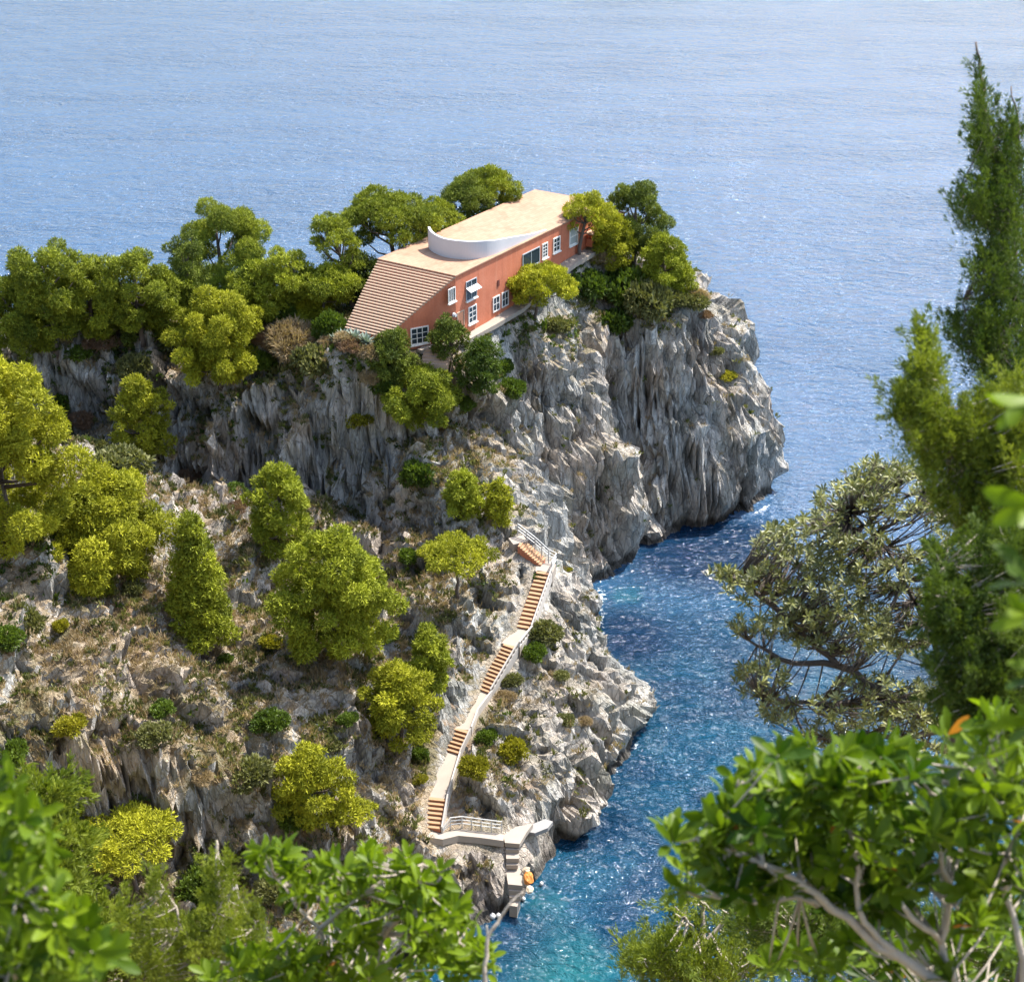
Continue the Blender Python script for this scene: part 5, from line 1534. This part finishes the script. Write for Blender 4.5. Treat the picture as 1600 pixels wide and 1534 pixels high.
# lime green feathery pine below it
lim = [[(1700, 1200, 5.4), (1640, 900, 5.3), (1560, 800, 5.3), (1500, 740, 5.2), (1460, 640, 5.2), (1442, 560, 5.2), (1438, 520, 5.2)], [(1560, 800, 5.3), (1560, 700, 5.3), (1540, 640, 5.3)], [(1500, 740, 5.2), (1430, 690, 5.2), (1405, 650, 5.2)]]
tips = sample_blobs([(1445, 600, 26, 36, 5.2, .15, 22), (1425, 640, 32, 22, 5.2, .15, 18), (1450, 680, 50, 40, 5.2, .2, 38), (1500, 740, 60, 50, 5.3, .25, 44), (1560, 700, 50, 60, 5.3, .25, 40), (1570, 800, 50, 50, 5.3, .25, 34), (1520, 800, 50, 50, 5.3, .2, 30), (1585, 720, 30, 60, 5.2, .2, 30), (1590, 640, 24, 50, 5.2, .2, 26), (1520, 690, 40, 50, 5.2, .2, 30), (1440, 540, 8, 26, 5.2, .05, 6)], rng, 1.7)
plant('juniper_bush', 'lime green feathery conifer bush at the right between the juniper and the grey tree', 'shrub', lim, tips, 'pale_bark',
      feather_leaves('juniper_y', 7, .16, .020, 66, up=(-.3, 0, 1), spr=.4, width=.15, lat=.12), rad=.022, twig=.002)
# dark green conifer lower right
lim = [[(1720, 1400, 4.9), (1640, 1200, 4.8), (1560, 1080, 4.7), (1500, 980, 4.7), (1475, 880, 4.7)], [(1640, 1200, 4.8), (1600, 1000, 4.8), (1590, 880, 4.8)]]
tips = sample_blobs([(1480, 890, 24, 34, 4.7, .15, 18), (1560, 860, 50, 40, 4.8, .2, 34), (1560, 1110, 60, 40, 4.8, .2, 40), (1500, 1110, 50, 36, 4.8, .2, 30), (1485, 960, 44, 50, 4.7, .2, 40), (1545, 960, 50, 60, 4.75, .2, 44), (1590, 900, 30, 50, 4.8, .2, 24), (1545, 1060, 60, 50, 4.75, .2, 44), (1590, 1050, 30, 70, 4.8, .2, 26), (1570, 1130, 50, 40, 4.8, .2, 26), (1585, 960, 30, 60, 4.7, .2, 26), (1500, 1040, 44, 40, 4.7, .2, 30)], rng, 1.7)
plant('juniper_bush', 'darker green conifer bush at the right edge above the blurred broad leaves', 'shrub', lim, tips, 'pale_bark',
      feather_leaves('juniper', 8, .11, .018, 62, up=(-.1, 0, 1), spr=.5, width=.17), rad=.02, twig=.002)
# twiggy tree with bare branches, bottom right of centre
def twiggy(root, tips):
    feather_leaves('juniper_y', 9, .42, .06, 44, up=(0, 0, 1), spr=.6, width=.16)(root, tips)
lim = [[(1120, 1720, 14), (1110, 1560, 14), (1095, 1480, 14), (1100, 1410, 14)], [(1110, 1560, 14), (1040, 1500, 14), (1005, 1500, 14)], [(1110, 1560, 14), (1180, 1500, 14), (1200, 1440, 14)],
       [(1095, 1480, 14), (1070, 1430, 14)], [(1180, 1500, 14), (1230, 1500, 14)], [(1095, 1480, 14), (1130, 1440, 14), (1150, 1410, 14)]]
tips = sample_blobs([(1010, 1505, 34, 22, 14, .5, 34), (1060, 1500, 40, 36, 14, .6, 44), (1110, 1520, 60, 26, 14, .6, 50), (1090, 1430, 44, 30, 14, .5, 18), (1180, 1480, 60, 50, 14.4, .5, 40), (1240, 1470, 60, 50, 14.4, .5, 34), (1070, 1410, 14, 12, 14, .2, 4)], rng)
plant('twiggy_pine', 'yellowish pine with bare pale twigs at the bottom beside the blurred broad leaves', 'tree', lim, tips, 'pale_bark', twiggy, rad=.06, twig=.010)
# green pine behind the broad leaves at the bottom right
lim = [[(1420, 1720, 8), (1400, 1560, 8), (1330, 1480, 8), (1260, 1450, 8)], [(1400, 1560, 8), (1480, 1480, 8)]]
tips = sample_blobs([(1250, 1440, 90, 40, 8, .4, 60), (1360, 1480, 110, 50, 8, .4, 80), (1480, 1490, 110, 50, 8, .4, 70), (1180, 1430, 40, 30, 8, .3, 20), (1570, 1480, 50, 60, 8, .4, 34)], rng)
plant('pine_bush', 'green pine bush half hidden behind the blurred broad leaves in the lower right', 'shrub', lim, tips, 'pale_bark',
      feather_leaves('juniper', 10, .24, .04, 50, spr=.6, width=.16), rad=.03, twig=.004)
# feathery juniper spikes, lower left
lim = [[(350, 1720, 6), (345, 1560, 6), (342, 1450, 6), (340, 1340, 6), (338, 1312, 6)], [(345, 1560, 6), (300, 1470, 6), (244, 1370, 6)], [(345, 1560, 6), (390, 1480, 6), (400, 1440, 6)]]
tips = sample_blobs([(342, 1375, 16, 36, 6, .1, 20), (350, 1430, 34, 34, 6, .15, 34), (340, 1480, 60, 34, 6, .2, 44), (395, 1460, 20, 26, 6, .1, 16), (244, 1400, 8, 22, 6, .05, 8), (250, 1460, 40, 36, 6, .15, 30), (190, 1440, 12, 30, 6, .1, 14), (290, 1510, 90, 22, 6, .2, 44)], rng)
plant('juniper_bush', 'feathery juniper bush with upright spikes at the lower left', 'shrub', lim, tips, 'pale_bark',
      feather_leaves('juniper_y', 11, .14, .022, 50, spr=.35, width=.13), rad=.022, twig=.002)
lim = [[(150, 1750, 9), (150, 1580, 9), (120, 1420, 9), (100, 1290, 9)], [(150, 1580, 9), (260, 1480, 9), (300, 1450, 9)], [(120, 1420, 9), (60, 1350, 9)]]
tips = sample_blobs([(75, 1255, 34, 26, 9, .3, 26), (84, 1310, 40, 40, 9, .3, 44), (84, 1380, 44, 50, 9, .4, 56), (118, 1466, 56, 44, 9, .4, 60), (60, 1400, 60, 70, 9, .4, 60), (230, 1500, 90, 40, 9, .4, 60), (330, 1500, 80, 34, 9, .4, 44), (30, 1290, 40, 50, 9, .3, 30)], rng)
plant('yellow_pine', 'yellow green pine behind the blurred leaves of the lower left corner', 'tree', lim, tips, 'bark',
      feather_leaves('juniper_y', 12, .30, .05, 56, spr=.7, width=.18), rad=.05, twig=.005)
# single dead twig crossing the water at the bottom
def no_leaves(root, tips): pass
lim = [[(748, 1760, 3.9), (752, 1600, 3.9), (757, 1520, 3.9), (762, 1465, 3.9), (782, 1432, 3.9), (800, 1408, 3.9), (818, 1392, 3.9)], [(762, 1465, 3.9), (760, 1445, 3.9)]]
plant('dead_twig', 'bare grey twig rising across the water at the bottom centre', 'twig', lim, np.array([Wd(812, 1398, 3.9)]), 'pale_bark', no_leaves, rad=.0085, twig=.0016)
